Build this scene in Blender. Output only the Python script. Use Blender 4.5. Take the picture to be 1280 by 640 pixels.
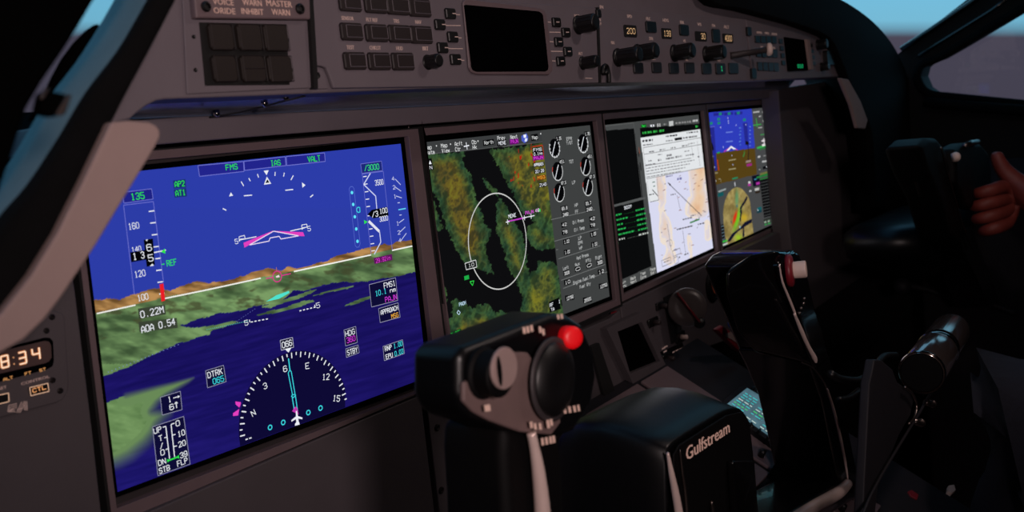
import bpy, bmesh, math, random
import numpy as np
from mathutils import Vector, Matrix
from math import sin, cos, radians, pi, sqrt, atan2

random.seed(7)
for o in list(bpy.data.objects):
    bpy.data.objects.remove(o)
SC = bpy.context.scene
COL = SC.collection

# ------------------------------------------------------------------ camera
# cockpit frame P: x along the instrument panel, y up its face, z out of it
_r = np.array([2.85634, -0.24713, 1.448854]); _T = np.array([-0.05675, 0.096814, 0.830623])
FPX = 1132.684967
_t = np.linalg.norm(_r); _k = _r / _t
_K = np.array([[0, -_k[2], _k[1]], [_k[2], 0, -_k[0]], [-_k[1], _k[0], 0]])
RM = np.eye(3) + sin(_t) * _K + (1 - cos(_t)) * _K @ _K
CP = -RM.T @ _T
TILT = radians(8.63)
M3 = np.array([[1, 0, 0], [0, sin(TILT), -cos(TILT)], [0, cos(TILT), sin(TILT)]])
OFF = np.array([0.0, 0.0, 1.05])
def W(p): return M3 @ np.asarray(p, float) + OFF
def ray(x, y): return RM.T @ np.array([(x - 640) / FPX, (y - 320) / FPX, 1.0])
def proj(p):
    c = RM @ np.asarray(p, float) + _T
    return np.array([640 + FPX * c[0] / c[2], 320 + FPX * c[1] / c[2]])
def depth(p): return (RM @ np.asarray(p, float) + _T)[2]
def onx(px, py, X):
    d = ray(px, py); return CP + d * (X - CP[0]) / d[0]
def far(px, py, t): return CP + ray(px, py) * t

cam_d = bpy.data.cameras.new('camera'); cam = bpy.data.objects.new('camera', cam_d); COL.objects.link(cam)
ax = [M3 @ RM[0], M3 @ (-RM[1]), M3 @ (-RM[2])]
mw = Matrix(((ax[0][0], ax[1][0], ax[2][0], 0), (ax[0][1], ax[1][1], ax[2][1], 0), (ax[0][2], ax[1][2], ax[2][2], 0), (0, 0, 0, 1)))
mw.translation = Vector(W(CP))
cam.matrix_world = mw
cam_d.sensor_width = 36; cam_d.lens = 36 * FPX / 1280
cam_d.clip_start = 0.02; cam_d.clip_end = 500
cam_d.dof.use_dof = True; cam_d.dof.focus_distance = 0.78; cam_d.dof.aperture_fstop = 10.5
SC.camera = cam

# ------------------------------------------------------------------ light and exposure
SC.view_settings.view_transform = 'Standard'; SC.view_settings.look = 'None'
SC.view_settings.exposure = 0; SC.view_settings.gamma = 1; SC.view_settings.use_curve_mapping = False
def lin(c):
    return [((v / 255) / 12.92 if v / 255 <= .04045 else ((v / 255 + .055) / 1.055) ** 2.4) for v in c]
w = bpy.data.worlds.new('world'); SC.world = w; w.use_nodes = True
nt = w.node_tree; nt.nodes.clear()
out = nt.nodes.new('ShaderNodeOutputWorld'); bg = nt.nodes.new('ShaderNodeBackground')
tc = nt.nodes.new('ShaderNodeTexCoord'); dot = nt.nodes.new('ShaderNodeVectorMath'); dot.operation = 'DOT_PRODUCT'
_th = math.atan(284 / FPX)
_hn = M3 @ (RM.T @ np.array([0, -cos(_th), -sin(_th)]))      # the aircraft flies with a degree of bank
dot.inputs[1].default_value = tuple(_hn)
rmp = nt.nodes.new('ShaderNodeValToRGB'); rmp.color_ramp.interpolation = 'LINEAR'
mr = nt.nodes.new('ShaderNodeMapRange'); mr.inputs['From Min'].default_value = -1; mr.inputs['From Max'].default_value = 1
cr = rmp.color_ramp
cr.elements[0].position = 0.0; cr.elements[0].color = (*lin((44, 40, 50)), 1)
cr.elements[1].position = 1.0; cr.elements[1].color = (*lin((86, 150, 200)), 1)
for p_, c_ in ((.4975, (70, 66, 80)), (.5015, (112, 176, 202)), (.53, (108, 182, 216)), (.62, (118, 186, 216))):
    e = cr.elements.new(p_); e.color = (*lin(c_), 1)
nt.links.new(tc.outputs['Generated'], dot.inputs[0]); nt.links.new(dot.outputs['Value'], mr.inputs['Value'])
nt.links.new(mr.outputs[0], rmp.inputs[0]); nt.links.new(rmp.outputs[0], bg.inputs[0]); nt.links.new(bg.outputs[0], out.inputs[0])
bg.inputs[1].default_value = 1.12
# unseen warm lamp added behind the camera to light the panel; fixture made up too
LAMP_P = (-0.67, 0.262, 0.80)
ld = bpy.data.lights.new('added_warm_lamp', 'SPOT'); ld.shadow_soft_size = 0.045; ld.spot_size = radians(86); ld.spot_blend = 1.0; ld.energy = 13.2; ld.color = (1.0, 0.80, 0.775)
lo = bpy.data.objects.new('added_warm_lamp', ld); COL.objects.link(lo); lo.location = Vector(W(LAMP_P))
lo.rotation_euler = (Vector(W((0.05, .29, .05))) - lo.location).to_track_quat('-Z', 'Y').to_euler()

# small unseen dome lamp, added to put warm highlights on the chrome
DOME_P = (.30, .62, .70)
ld2 = bpy.data.lights.new('added_dome_lamp', 'AREA'); ld2.shape = 'DISK'; ld2.size = 0.07; ld2.energy = 1.1; ld2.color = (1.0, 0.80, 0.74)
lo2 = bpy.data.objects.new('added_dome_lamp', ld2); COL.objects.link(lo2); lo2.location = Vector(W(DOME_P))

# ------------------------------------------------------------------ materials
def mat(name, rgb, rough=.6, metal=0.0, spec=.5, noise=0.06, scale=60, bump=0.0, coat=0.0, emit=None, es=1.0):
    m = bpy.data.materials.new(name); m.use_nodes = True; n = m.node_tree; b = n.nodes['Principled BSDF']
    b.inputs['Roughness'].default_value = rough; b.inputs['Metallic'].default_value = metal
    b.inputs['Specular IOR Level'].default_value = spec; b.inputs['Coat Weight'].default_value = coat
    c = lin(rgb)
    t = n.nodes.new('ShaderNodeTexCoord'); nz = n.nodes.new('ShaderNodeTexNoise'); nz.inputs['Scale'].default_value = scale
    nz.inputs['Detail'].default_value = 3
    rp = n.nodes.new('ShaderNodeValToRGB'); rp.color_ramp.elements[0].position = .3; rp.color_ramp.elements[1].position = .7
    rp.color_ramp.elements[0].color = (*[v * (1 - noise) for v in c], 1); rp.color_ramp.elements[1].color = (*[min(1, v * (1 + noise)) for v in c], 1)
    n.links.new(t.outputs['Object'], nz.inputs['Vector']); n.links.new(nz.outputs['Fac'], rp.inputs[0]); n.links.new(rp.outputs[0], b.inputs['Base Color'])
    if bump:
        bn = n.nodes.new('ShaderNodeBump'); bn.inputs['Strength'].default_value = bump; bn.inputs['Distance'].default_value = .001
        n2 = n.nodes.new('ShaderNodeTexNoise'); n2.inputs['Scale'].default_value = 900
        n.links.new(t.outputs['Object'], n2.inputs['Vector']); n.links.new(n2.outputs['Fac'], bn.inputs['Height']); n.links.new(bn.outputs[0], b.inputs['Normal'])
    if emit:
        b.inputs['Emission Color'].default_value = (*lin(emit), 1); b.inputs['Emission Strength'].default_value = es
    return m
M = {
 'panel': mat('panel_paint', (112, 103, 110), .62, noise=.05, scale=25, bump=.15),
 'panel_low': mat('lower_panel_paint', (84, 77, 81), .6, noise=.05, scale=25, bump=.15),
 'bezel': mat('bezel_plastic', (112, 95, 99), .5, noise=.04),
 'recess': mat('bezel_recess', (52, 46, 48), .55),
 'gap': mat('seam_shadow_black', (10, 9, 10), .8),
 'trim': mat('end_trim_paint', (150, 128, 124), .75, noise=.03, bump=.1),
 'hood': mat('hood_leatherette', (7, 7, 8), .9, spec=.12, noise=.15, bump=.4),
 'hood_sheen': mat('hood_sky_sheen', (92, 116, 126), .65, spec=.3, noise=.1, scale=40, bump=.3),  # teal tint puts the sky's sheen on the black hood's outer faces
 'black': mat('black_plastic', (12, 11, 12), .45),
 'gloss': mat('gloss_black_plastic', (9, 8, 9), .18, coat=.4),
 'void': mat('post_lining_black', (4, 4, 4), 1.0, spec=0.0),
 'soft': mat('soft_black', (6, 5, 6), .65, spec=.15),
 'button': mat('button_plastic', (44, 37, 38), .5, spec=.3),
 'buttonb': mat('lit_button_plastic', (34, 31, 33), .45),
 'amber': mat('amber_caption_button', (42, 36, 34), .5, spec=.3),
 'knob': mat('knob_black', (16, 14, 15), .4),
 'glassblk': mat('dark_display_glass', (5, 5, 6), .5, spec=0.0),
 'chrome': mat('chrome', (200, 188, 184), .12, metal=1, noise=.02),
 'satin': mat('satin_metal', (150, 135, 130), .32, metal=1, noise=.03),
 'plate': mat('yoke_face_plate', (108, 88, 86), .6, noise=.08),
 'dial': mat('grey_dial', (150, 128, 124), .55),
 'red': mat('red_glow_plastic', (226, 16, 24), .45, emit=(190, 6, 14), es=.35),  # given a glow of its own so the button stays bright
 'dred': mat('dark_red_plastic', (120, 22, 34), .45),
 'white': mat('white_plastic', (225, 200, 190), .5),
 'print': mat('white_legend_glow', (205, 172, 158), .6, emit=(150, 118, 108), es=.45),  # lettering glows slightly to lift it out of the dark
 'printd': mat('dim_legend_glow', (190, 165, 158), .6, emit=(120, 98, 92), es=.5),  # same added glow, raised so the small legends read
 'wall': mat('cabin_lining', (30, 28, 32), .85, spec=.2, noise=.08, bump=.2),
 'wallblk': mat('window_frame_black', (17, 16, 17), .8, spec=.2),
 'floor': mat('floor_carpet', (24, 23, 25), .95, noise=.3, scale=200),
 'ped': mat('pedestal_paint', (30, 28, 33), .6, spec=.3),
 'skin': mat('skin', (128, 54, 46), .55, noise=.12, scale=90),
 'cloth': mat('dark_blue_trousers', (22, 24, 38), .9, noise=.2, scale=300, bump=.3),
 'sleeve': mat('sleeve_cloth', (24, 26, 44), .9, noise=.2, scale=300, bump=.3),
 'seat': mat('seat_leather', (20, 20, 26), .6, noise=.1),
 'blue': mat('blue_plastic', (70, 100, 190), .4),
 'cover': mat('column_cover_black', (7, 7, 9), .38, spec=.4),
 'handle': mat('polished_handle', (190, 168, 162), .16, metal=.94, noise=.02),
 'rail': mat('highlight_rail', (240, 214, 206), .25, metal=.35, noise=.02),  # pale diffuse base stands in for the lamp's highlights on chrome
 'lens': mat('frosted_gear_knob', (120, 108, 108), .35, noise=.05),
 'screw': mat('screw_steel', (60, 54, 54), .4, metal=.8),
 'lamp': mat('lamp_diffuser', (240, 220, 205), .6, emit=(255, 214, 196), es=2.0),
}
def glow_mat(name='screen_glow'):
    m = bpy.data.materials.new(name); m.use_nodes = True; n = m.node_tree; n.nodes.clear()
    o = n.nodes.new('ShaderNodeOutputMaterial'); e = n.nodes.new('ShaderNodeEmission'); a = n.nodes.new('ShaderNodeVertexColor'); a.layer_name = 'Col'
    n.links.new(a.outputs[0], e.inputs[0]); n.links.new(e.outputs[0], o.inputs[0]); return m
M['glow'] = glow_mat()
def glass_mat():
    m = bpy.data.materials.new('window_glass'); m.use_nodes = True; n = m.node_tree; n.nodes.clear()
    o = n.nodes.new('ShaderNodeOutputMaterial'); t = n.nodes.new('ShaderNodeBsdfTransparent'); g = n.nodes.new('ShaderNodeBsdfGlossy'); g.inputs['Roughness'].default_value = .02
    x = n.nodes.new('ShaderNodeMixShader'); x.inputs[0].default_value = .04; t.inputs[0].default_value = (.97, .985, .99, 1)
    n.links.new(t.outputs[0], x.inputs[1]); n.links.new(g.outputs[0], x.inputs[2]); n.links.new(x.outputs[0], o.inputs[0]); return m
M['glass'] = glass_mat()

# ------------------------------------------------------------------ helpers
class Plane:
    """a flat face of the cockpit: origin o, right u, up v, outward n (frame P)"""
    def __init__(s, o, u, v):
        s.o = np.asarray(o, float); s.u = np.asarray(u, float) / np.linalg.norm(u); s.v = np.asarray(v, float) / np.linalg.norm(v)
        s.n = np.cross(s.u, s.v)
    def at(s, px, py, h=0.0):                      # where the line of sight meets the face
        d = ray(px, py); t = np.dot(s.o - CP, s.n) / np.dot(d, s.n); return CP + d * t + s.n * h
    def sc(s, px, py):                             # pixels per metre along u and v there
        p = s.at(px, py); q = proj(p)
        return abs(proj(p + s.u * .001)[0] - q[0]) * 1000, abs(proj(p + s.v * .001)[1] - q[1]) * 1000
def zplane(z): return Plane((0, 0, z), (1, 0, 0), (0, 1, 0))

class MB:
    def __init__(s): s.v = []; s.f = []; s.c = []; s.m = []; s.col = (255, 255, 255); s.mi = 0
    def add(s, vs, fs, col=None, mi=None):
        b = len(s.v); s.v += [tuple(p) for p in vs]
        for f in fs:
            s.f.append(tuple(b + i for i in f)); s.c.append(col or s.col); s.m.append(s.mi if mi is None else mi)
    def build(s, name, mats, parent=None, glow=False, bevel=0, seg=2, smooth=False, sub=0):
        base = np.array(parent['_p']) if parent is not None and '_p' in parent else None
        P = np.array(s.v, float)
        Wv = P @ M3.T + OFF
        if parent is not None: org = np.array(parent['_w'][:])
        else: org = np.array([(Wv[:, 0].min() + Wv[:, 0].max()) / 2, (Wv[:, 1].min() + Wv[:, 1].max()) / 2, Wv[:, 2].min()])
        me = bpy.data.meshes.new(name); me.from_pydata([tuple(p) for p in (Wv - org)], [], s.f)
        mats = mats if isinstance(mats, (list, tuple)) else [mats]
        for k in mats: me.materials.append(M[k])
        if glow:
            at = me.color_attributes.new('Col', 'FLOAT_COLOR', 'CORNER')
            arr = []; cache = {}
            for f, c in zip(s.f, s.c):
                if c not in cache: cache[c] = lin(c) + [1.0]
                arr += cache[c] * len(f)
            at.data.foreach_set('color', arr)
        else:
            me.polygons.foreach_set('material_index', s.m)
        if smooth: me.polygons.foreach_set('use_smooth', [True] * len(s.f))
        me.update()
        o = bpy.data.objects.new(name, me); COL.objects.link(o)
        if parent is not None: o.parent = parent
        else: o.location = tuple(org)
        o['_w'] = tuple(float(x) for x in org)
        if not glow:
            bm = bmesh.new(); bm.from_mesh(me); bmesh.ops.remove_doubles(bm, verts=bm.verts, dist=1e-6); bmesh.ops.recalc_face_normals(bm, faces=bm.faces); bm.to_mesh(me); bm.free()
        if bevel:
            b = o.modifiers.new('bevel', 'BEVEL'); b.width = bevel; b.segments = seg; b.limit_method = 'ANGLE'; b.angle_limit = radians(35); b.harden_normals = False
            me.polygons.foreach_set('use_smooth', [True] * len(me.polygons))
            try:
                wn = o.modifiers.new('wn', 'WEIGHTED_NORMAL'); wn.keep_sharp = True
            except Exception: pass
        if sub:
            b = o.modifiers.new('sub', 'SUBSURF'); b.levels = sub; b.render_levels = sub
        return o
def tag(o, label=None, cat=None, group=None, kind=None):
    if label: o['label'] = label
    if cat: o['category'] = cat
    if group: o['group'] = group
    if kind: o['kind'] = kind
    return o
def thing(name, label, cat, locP, group=None, kind=None):
    o = bpy.data.objects.new(name, None); o.empty_display_size = .02; COL.objects.link(o)
    wv = W(locP); o.location = tuple(wv); o['_w'] = tuple(float(x) for x in wv)
    return tag(o, label, cat, group, kind)
def prism(mb, pl, pts, h0, h1, inset=0.0, mi=0, px=True):
    """outline on a face (pixels of the photograph, met by line of sight) pushed out from h0 to h1"""
    P = [pl.at(*p) for p in pts] if px else [pl.o + pl.u * p[0] + pl.v * p[1] for p in pts]
    n = len(P); ce = sum(P) / n
    lo = [p + pl.n * h0 for p in P]; 
    if inset:
        hi = [p + pl.n * (h1 - inset * .6) for p in P]
        L = [p + pl.n * h1 - (p - ce) / np.linalg.norm(p - ce) * inset for p in P]
        mb.add(lo + hi + L, [tuple(range(n))[::-1]] + [(i, (i + 1) % n, n + (i + 1) % n, n + i) for i in range(n)] + [(n + i, n + (i + 1) % n, 2 * n + (i + 1) % n, 2 * n + i) for i in range(n)] + [tuple(range(2 * n, 3 * n))], mi=mi)
    else:
        hi = [p + pl.n * h1 for p in P]
        mb.add(lo + hi, [tuple(range(n))[::-1]] + [(i, (i + 1) % n, n + (i + 1) % n, n + i) for i in range(n)] + [tuple(range(n, 2 * n))], mi=mi)
def rect(pl, cx, cy, w, h):
    """rectangle along the face axes, centred at pixel cx,cy, w x h pixels"""
    p = pl.at(cx, cy); a, b = pl.sc(cx, cy); hw, hh = w / a / 2, h / b / 2
    return [p + pl.u * x + pl.v * y for x, y in ((-hw, -hh), (hw, -hh), (hw, hh), (-hw, hh))]
def block(mb, pl, cx, cy, w, h, h0, h1, inset=0.0006, mi=0, c=.12):
    P = rect(pl, cx, cy, w, h); ce = sum(P) / 4
    Q = []
    for i in range(4):                          # clipped corners
        a, b, d = P[i - 1], P[i], P[(i + 1) % 4]; L = min(np.linalg.norm(a - b), np.linalg.norm(d - b)) * c
        Q += [b + (a - b) / np.linalg.norm(a - b) * L, b + (d - b) / np.linalg.norm(d - b) * L]
    n = 8
    lo = [p + pl.n * h0 for p in Q]; hi = [p + pl.n * (h1 - inset) for p in Q]; top = [p + pl.n * h1 - (p - ce) / np.linalg.norm(p - ce) * inset for p in Q]
    mb.add(lo + hi + top, [tuple(range(n))[::-1]] + [(i, (i + 1) % n, n + (i + 1) % n, n + i) for i in range(n)] + [(n + i, n + (i + 1) % n, 2 * n + (i + 1) % n, 2 * n + i) for i in range(n)] + [tuple(range(2 * n, 3 * n))], mi=mi)
def lathe(mb, p, axis, prof, seg=28, mi=0, up=None, cap=True):
    """profile [(radius, height)] turned round axis from p"""
    a = np.asarray(axis, float); a = a / np.linalg.norm(a)
    t = np.cross(a, (0, 1, 0) if abs(a[1]) < .9 else (1, 0, 0)); t /= np.linalg.norm(t); b = np.cross(a, t)
    vs = []; fs = []
    for r, h in prof:
        for k in range(seg):
            an = 2 * pi * k / seg; vs.append(np.asarray(p) + a * h + (t * cos(an) + b * sin(an)) * r)
    for j in range(len(prof) - 1):
        for k in range(seg):
            fs.append((j * seg + k, j * seg + (k + 1) % seg, (j + 1) * seg + (k + 1) % seg, (j + 1) * seg + k))
    if cap:
        fs.append(tuple(range(seg))[::-1]); fs.append(tuple(range((len(prof) - 1) * seg, len(prof) * seg)))
    mb.add(vs, fs, mi=mi)
def tube(mb, pts, rad, seg=12, mi=0, flat=1.0):
    P = [np.asarray(p, float) for p in pts]; n = len(P); R = rad if isinstance(rad, (list, tuple)) else [rad] * n
    vs = []; fs = []; prev = None
    for i in range(n):
        d = P[min(i + 1, n - 1)] - P[max(i - 1, 0)]; d /= np.linalg.norm(d)
        if prev is None:
            t = np.cross(d, (0, 0, 1) if abs(d[2]) < .9 else (0, 1, 0))
        else: t = prev - d * np.dot(prev, d)
        t /= np.linalg.norm(t); prev = t; b = np.cross(d, t)
        for k in range(seg):
            an = 2 * pi * k / seg; vs.append(P[i] + (t * cos(an) + b * sin(an) * flat) * R[i])
    for j in range(n - 1):
        for k in range(seg):
            fs.append((j * seg + k, j * seg + (k + 1) % seg, (j + 1) * seg + (k + 1) % seg, (j + 1) * seg + k))
    fs.append(tuple(range(seg))[::-1]); fs.append(tuple(range((n - 1) * seg, n * seg)))
    mb.add(vs, fs, mi=mi)
def spline(pts, n=8):
    P = [np.asarray(p, float) for p in pts]; out = []
    for i in range(len(P) - 1):
        a, b, c, d = P[max(i - 1, 0)], P[i], P[i + 1], P[min(i + 2, len(P) - 1)]
        for k in range(n):
            t = k / n; out.append(.5 * ((2 * b) + (c - a) * t + (2 * a - 5 * b + 4 * c - d) * t * t + (3 * b - a - 3 * c + d) * t ** 3))
    out.append(P[-1]); return out
# flat marks on a face
def seg(mb, pl, a, b, wpx, col=None, h=.0004, mi=None):
    A = pl.at(*a); B = pl.at(*b); d = B - A; L = np.linalg.norm(d)
    if L < 1e-7: return
    d /= L; s = np.cross(pl.n, d) * (wpx / FPX * depth((A + B) / 2) / 2)
    mb.add([A - s + pl.n * h, B - s + pl.n * h, B + s + pl.n * h, A + s + pl.n * h], [(0, 1, 2, 3)], col, mi)
def line(mb, pl, pts, wpx, col=None, h=.0004, close=False, mi=None):
    P = list(pts) + ([pts[0]] if close else [])
    for a, b in zip(P[:-1], P[1:]): seg(mb, pl, a, b, wpx, col, h, mi)
def poly(mb, pl, pts, col=None, h=.0002, mi=None):
    n = len(pts); mb.add([pl.at(*p) + pl.n * h for p in pts], [tuple(range(n))], col, mi)
def arc(mb, pl, c, r, a0, a1, wpx, col=None, h=.0004, n=40, mi=None):
    C0 = pl.at(*c); wd = wpx / FPX * depth(C0) / 2
    vs = []; fs = []
    for i in range(n + 1):
        an = radians(a0 + (a1 - a0) * i / n); e = pl.u * sin(an) + pl.v * cos(an)
        vs += [C0 + e * (r - wd) + pl.n * h, C0 + e * (r + wd) + pl.n * h]
        if i: fs.append((2 * i - 2, 2 * i - 1, 2 * i + 1, 2 * i))
    mb.add(vs, fs, col, mi)
def disc(mb, pl, c, r, col=None, h=.0002, n=24, mi=None):
    C0 = pl.at(*c); mb.add([C0 + (pl.u * cos(2 * pi * k / n) + pl.v * sin(2 * pi * k / n)) * r + pl.n * h for k in range(n)], [tuple(range(n))], col, mi)
def rad_px(pl, c, hpx):                             # metres for hpx pixels of height on the face
    return hpx / pl.sc(*c)[1]
_tc = {}
def glyphs(s):
    if s not in _tc:
        cu = bpy.data.curves.new('t', 'FONT'); cu.body = s; cu.size = 1; cu.resolution_u = 2
        o = bpy.data.objects.new('t', cu); COL.objects.link(o)
        dg = bpy.context.evaluated_depsgraph_get(); me = bpy.data.meshes.new_from_object(o.evaluated_get(dg))
        V = np.array([v.co[:2] for v in me.vertices]); F = [tuple(p.vertices) for p in me.polygons]
        bpy.data.objects.remove(o); bpy.data.curves.remove(cu); bpy.data.meshes.remove(me)
        _tc[s] = (V, F)
    return _tc[s]
# stroke lettering of the displays, drawn on a 4 x 6 grid
_S = '''A:0,0 0,4 2,6 4,4 4,0|0,2 4,2
B:0,0 0,6 3,6 4,5 4,4 3,3 0,3|3,3 4,2 4,1 3,0 0,0
C:4,5 3,6 1,6 0,5 0,1 1,0 3,0 4,1
D:0,0 0,6 2.6,6 4,4.6 4,1.4 2.6,0 0,0
E:4,6 0,6 0,0 4,0|0,3 3,3
F:4,6 0,6 0,0|0,3 3,3
G:4,5 3,6 1,6 0,5 0,1 1,0 3,0 4,1 4,3 2.4,3
H:0,0 0,6|4,0 4,6|0,3 4,3
I:1,6 3,6|2,6 2,0|1,0 3,0
J:4,6 4,1 3,0 1,0 0,1
K:0,0 0,6|4,6 0,2.4|1.4,3.6 4,0
L:0,6 0,0 4,0
M:0,0 0,6 2,3 4,6 4,0
N:0,0 0,6 4,0 4,6
O:1,0 0,1 0,5 1,6 3,6 4,5 4,1 3,0 1,0
P:0,0 0,6 3,6 4,5 4,4 3,3 0,3
Q:1,0 0,1 0,5 1,6 3,6 4,5 4,1 3,0 1,0|2.6,1.6 4.2,-.4
R:0,0 0,6 3,6 4,5 4,4 3,3 0,3|2.4,3 4,0
S:4,5 3,6 1,6 0,5 0,4 1,3 3,3 4,2 4,1 3,0 1,0 0,1
T:0,6 4,6|2,6 2,0
U:0,6 0,1 1,0 3,0 4,1 4,6
V:0,6 2,0 4,6
W:0,6 1,0 2,4 3,0 4,6
X:0,0 4,6|0,6 4,0
Y:0,6 2,3 4,6|2,3 2,0
Z:0,6 4,6 0,0 4,0
0:1,0 0,1 0,5 1,6 3,6 4,5 4,1 3,0 1,0
1:1,5 2,6 2,0|1,0 3,0
2:0,5 1,6 3,6 4,5 4,4 0,0 4,0
3:0,5 1,6 3,6 4,5 4,4 3,3 1.6,3|3,3 4,2 4,1 3,0 1,0 0,1
4:3,0 3,6 0,2 4,2
5:4,6 0,6 0,3.4 3,3.4 4,2.6 4,1 3,0 1,0 0,1
6:4,5 3,6 1,6 0,5 0,1 1,0 3,0 4,1 4,2.4 3,3.4 0,3.4
7:0,6 4,6 1.4,0
8:1,3 0,4 0,5 1,6 3,6 4,5 4,4 3,3 1,3 0,2 0,1 1,0 3,0 4,1 4,2 3,3
9:0,1 1,0 3,0 4,1 4,5 3,6 1,6 0,5 0,3.6 1,2.6 4,2.6
a:0,3.6 1,4 3,4 4,3 4,0|4,2.2 1,2.2 0,1.4 0,.8 1,0 3,0 4,.8
b:0,6 0,0 3,0 4,1 4,3 3,4 0,4
c:4,3.4 3,4 1,4 0,3 0,1 1,0 3,0 4,.6
d:4,6 4,0 1,0 0,1 0,3 1,4 4,4
e:0,2 4,2 4,3 3,4 1,4 0,3 0,1 1,0 3.6,0
f:4,6 3,6 2,5 2,0|.6,3.6 3.6,3.6
g:4,4 1,4 0,3 0,1 1,0 4,0|4,4 4,-1 3,-2 .6,-2
h:0,6 0,0|0,3 1,4 3,4 4,3 4,0
i:2,0 2,4|2,5.2 2,5.8
k:0,6 0,0|4,4 0,1.6|1.4,2.4 4,0
l:2,6 2,0
m:0,0 0,4|0,3.4 1,4 2,3.4 2,0|2,3.4 3,4 4,3.4 4,0
n:0,0 0,4|0,3 1,4 3,4 4,3 4,0
o:1,0 0,1 0,3 1,4 3,4 4,3 4,1 3,0 1,0
p:0,-2 0,4 3,4 4,3 4,1 3,0 0,0
r:0,0 0,4|0,3 1,4 3.6,4
s:4,3.4 3,4 1,4 0,3.2 1,2.2 3,2 4,1 3,0 1,0 0,.6
t:2,6 2,1 3,0 4,0|.6,4 3.6,4
u:0,4 0,1 1,0 4,0|4,0 4,4
v:0,4 2,0 4,4
w:0,4 1,0 2,3 3,0 4,4
x:0,0 4,4|0,4 4,0
y:0,4 2,1|4,4 1,-2
/:0,0 4,6
.:1.8,0 2.2,.5
::2,1 2,1.6|2,4 2,4.6
-:.6,3 3.4,3'''
STK = {}
for _l in _S.split('\n'):
    STK[_l[0]] = [[tuple(float(v) for v in p.split(',')) for p in s.split()] for s in _l[2:].split('|')]
def stext(mb, pl, s, cx, cy, hpx, wpx, col, h, rot, bold):
    n = len(s); adv = 5.6; tot = n * adv - 1.6; hpx *= .9; wpx = wpx * .94 if wpx else None
    a, b = pl.sc(cx, cy); ky = hpx / b / 6; kx = (wpx / a / tot) if wpx else ky * .8
    c = pl.at(cx, cy); cs, sn = cos(radians(rot)), sin(radians(rot)); wd = (.74 + bold * .40) / FPX * depth(c) / 2 * min(1.15, .62 + hpx / 16)
    for i, ch in enumerate(s):
        for st in STK.get(ch, []):
            Q = []
            for x, y in st:
                X = (x + i * adv - tot / 2) * kx; Y = (y - 3) * ky
                Q.append(c + pl.u * (X * cs - Y * sn) + pl.v * (X * sn + Y * cs) + pl.n * h)
            for A, B in zip(Q[:-1], Q[1:]):
                d = B - A; L = np.linalg.norm(d)
                if L < 1e-9: continue
                d /= L; t = np.cross(pl.n, d) * wd; A2 = A - d * wd * .6; B2 = B + d * wd * .6
                mb.add([A2 - t, B2 - t, B2 + t, A2 + t], [(0, 1, 2, 3)], col)

def text(mb, pl, s, cx, cy, hpx, wpx=None, col=None, h=.0005, rot=0, mi=None, bold=0):
    if col is not None: return stext(mb, pl, s, cx, cy, hpx, wpx, col, h, rot, bold)
    V, F = glyphs(s)
    x0, x1 = V[:, 0].min(), V[:, 0].max(); y0, y1 = 0.0, .69
    a, b = pl.sc(cx, cy); H = hpx / b; ky = H / (y1 - y0)
    kx = (wpx / a) / (x1 - x0) if wpx else ky * .8
    c = pl.at(cx, cy); cs, sn = cos(radians(rot)), sin(radians(rot))
    vs = []
    for x, y in V:
        X = (x - (x0 + x1) / 2) * kx; Y = (y - (y0 + y1) / 2) * ky
        vs.append(c + pl.u * (X * cs - Y * sn) + pl.v * (X * sn + Y * cs) + pl.n * h)
    mb.add(vs, F, col, mi)
    if bold:
        mb.add([v + pl.u * (bold / a) + pl.n * .0001 for v in vs], F, col, mi)
def smooth_noise(seed):
    rs = np.random.RandomState(seed); G = rs.rand(128, 128)
    def f(x, y):
        xi = np.floor(x).astype(int); yi = np.floor(y).astype(int); fx = x - xi; fy = y - yi
        fx = fx * fx * (3 - 2 * fx); fy = fy * fy * (3 - 2 * fy)
        g = lambda i, j: G[i % 128, j % 128]
        return (g(xi, yi) * (1 - fx) + g(xi + 1, yi) * fx) * (1 - fy) + (g(xi, yi + 1) * (1 - fx) + g(xi + 1, yi + 1) * fx) * fy
    return f
_nz = smooth_noise(3)
def fbm(x, y, o=4):
    s = 0; a = .5; t = 0
    for i in range(o):
        s = s + a * _nz(x * 2 ** i + 17 * i, y * 2 ** i + 31 * i); t += a; a *= .55
    return s / t
def inside(px, py, pts):
    r = np.zeros(px.shape, bool); n = len(pts)
    for i in range(n):
        x0, y0 = pts[i]; x1, y1 = pts[(i + 1) % n]
        if y0 == y1: continue
        c = ((y0 > py) != (y1 > py)) & (px < (x1 - x0) * (py - y0) / (y1 - y0) + x0); r ^= c
    return r
def homog(q):
    (x0, y0), (x1, y1), (x2, y2), (x3, y3) = q      # TL TR BR BL -> unit square
    A = []; B = []
    for (u, v), (x, y) in zip(((0, 0), (1, 0), (1, 1), (0, 1)), q):
        A.append([u, v, 1, 0, 0, 0, -u * x, -v * x]); B.append(x)
        A.append([0, 0, 0, u, v, 1, -u * y, -v * y]); B.append(y)
    h = np.append(np.linalg.solve(np.array(A, float), np.array(B, float)), 1).reshape(3, 3)
    def f(u, v):
        w_ = h[2, 0] * u + h[2, 1] * v + 1
        return (h[0, 0] * u + h[0, 1] * v + h[0, 2]) / w_, (h[1, 0] * u + h[1, 1] * v + h[1, 2]) / w_
    return f
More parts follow.
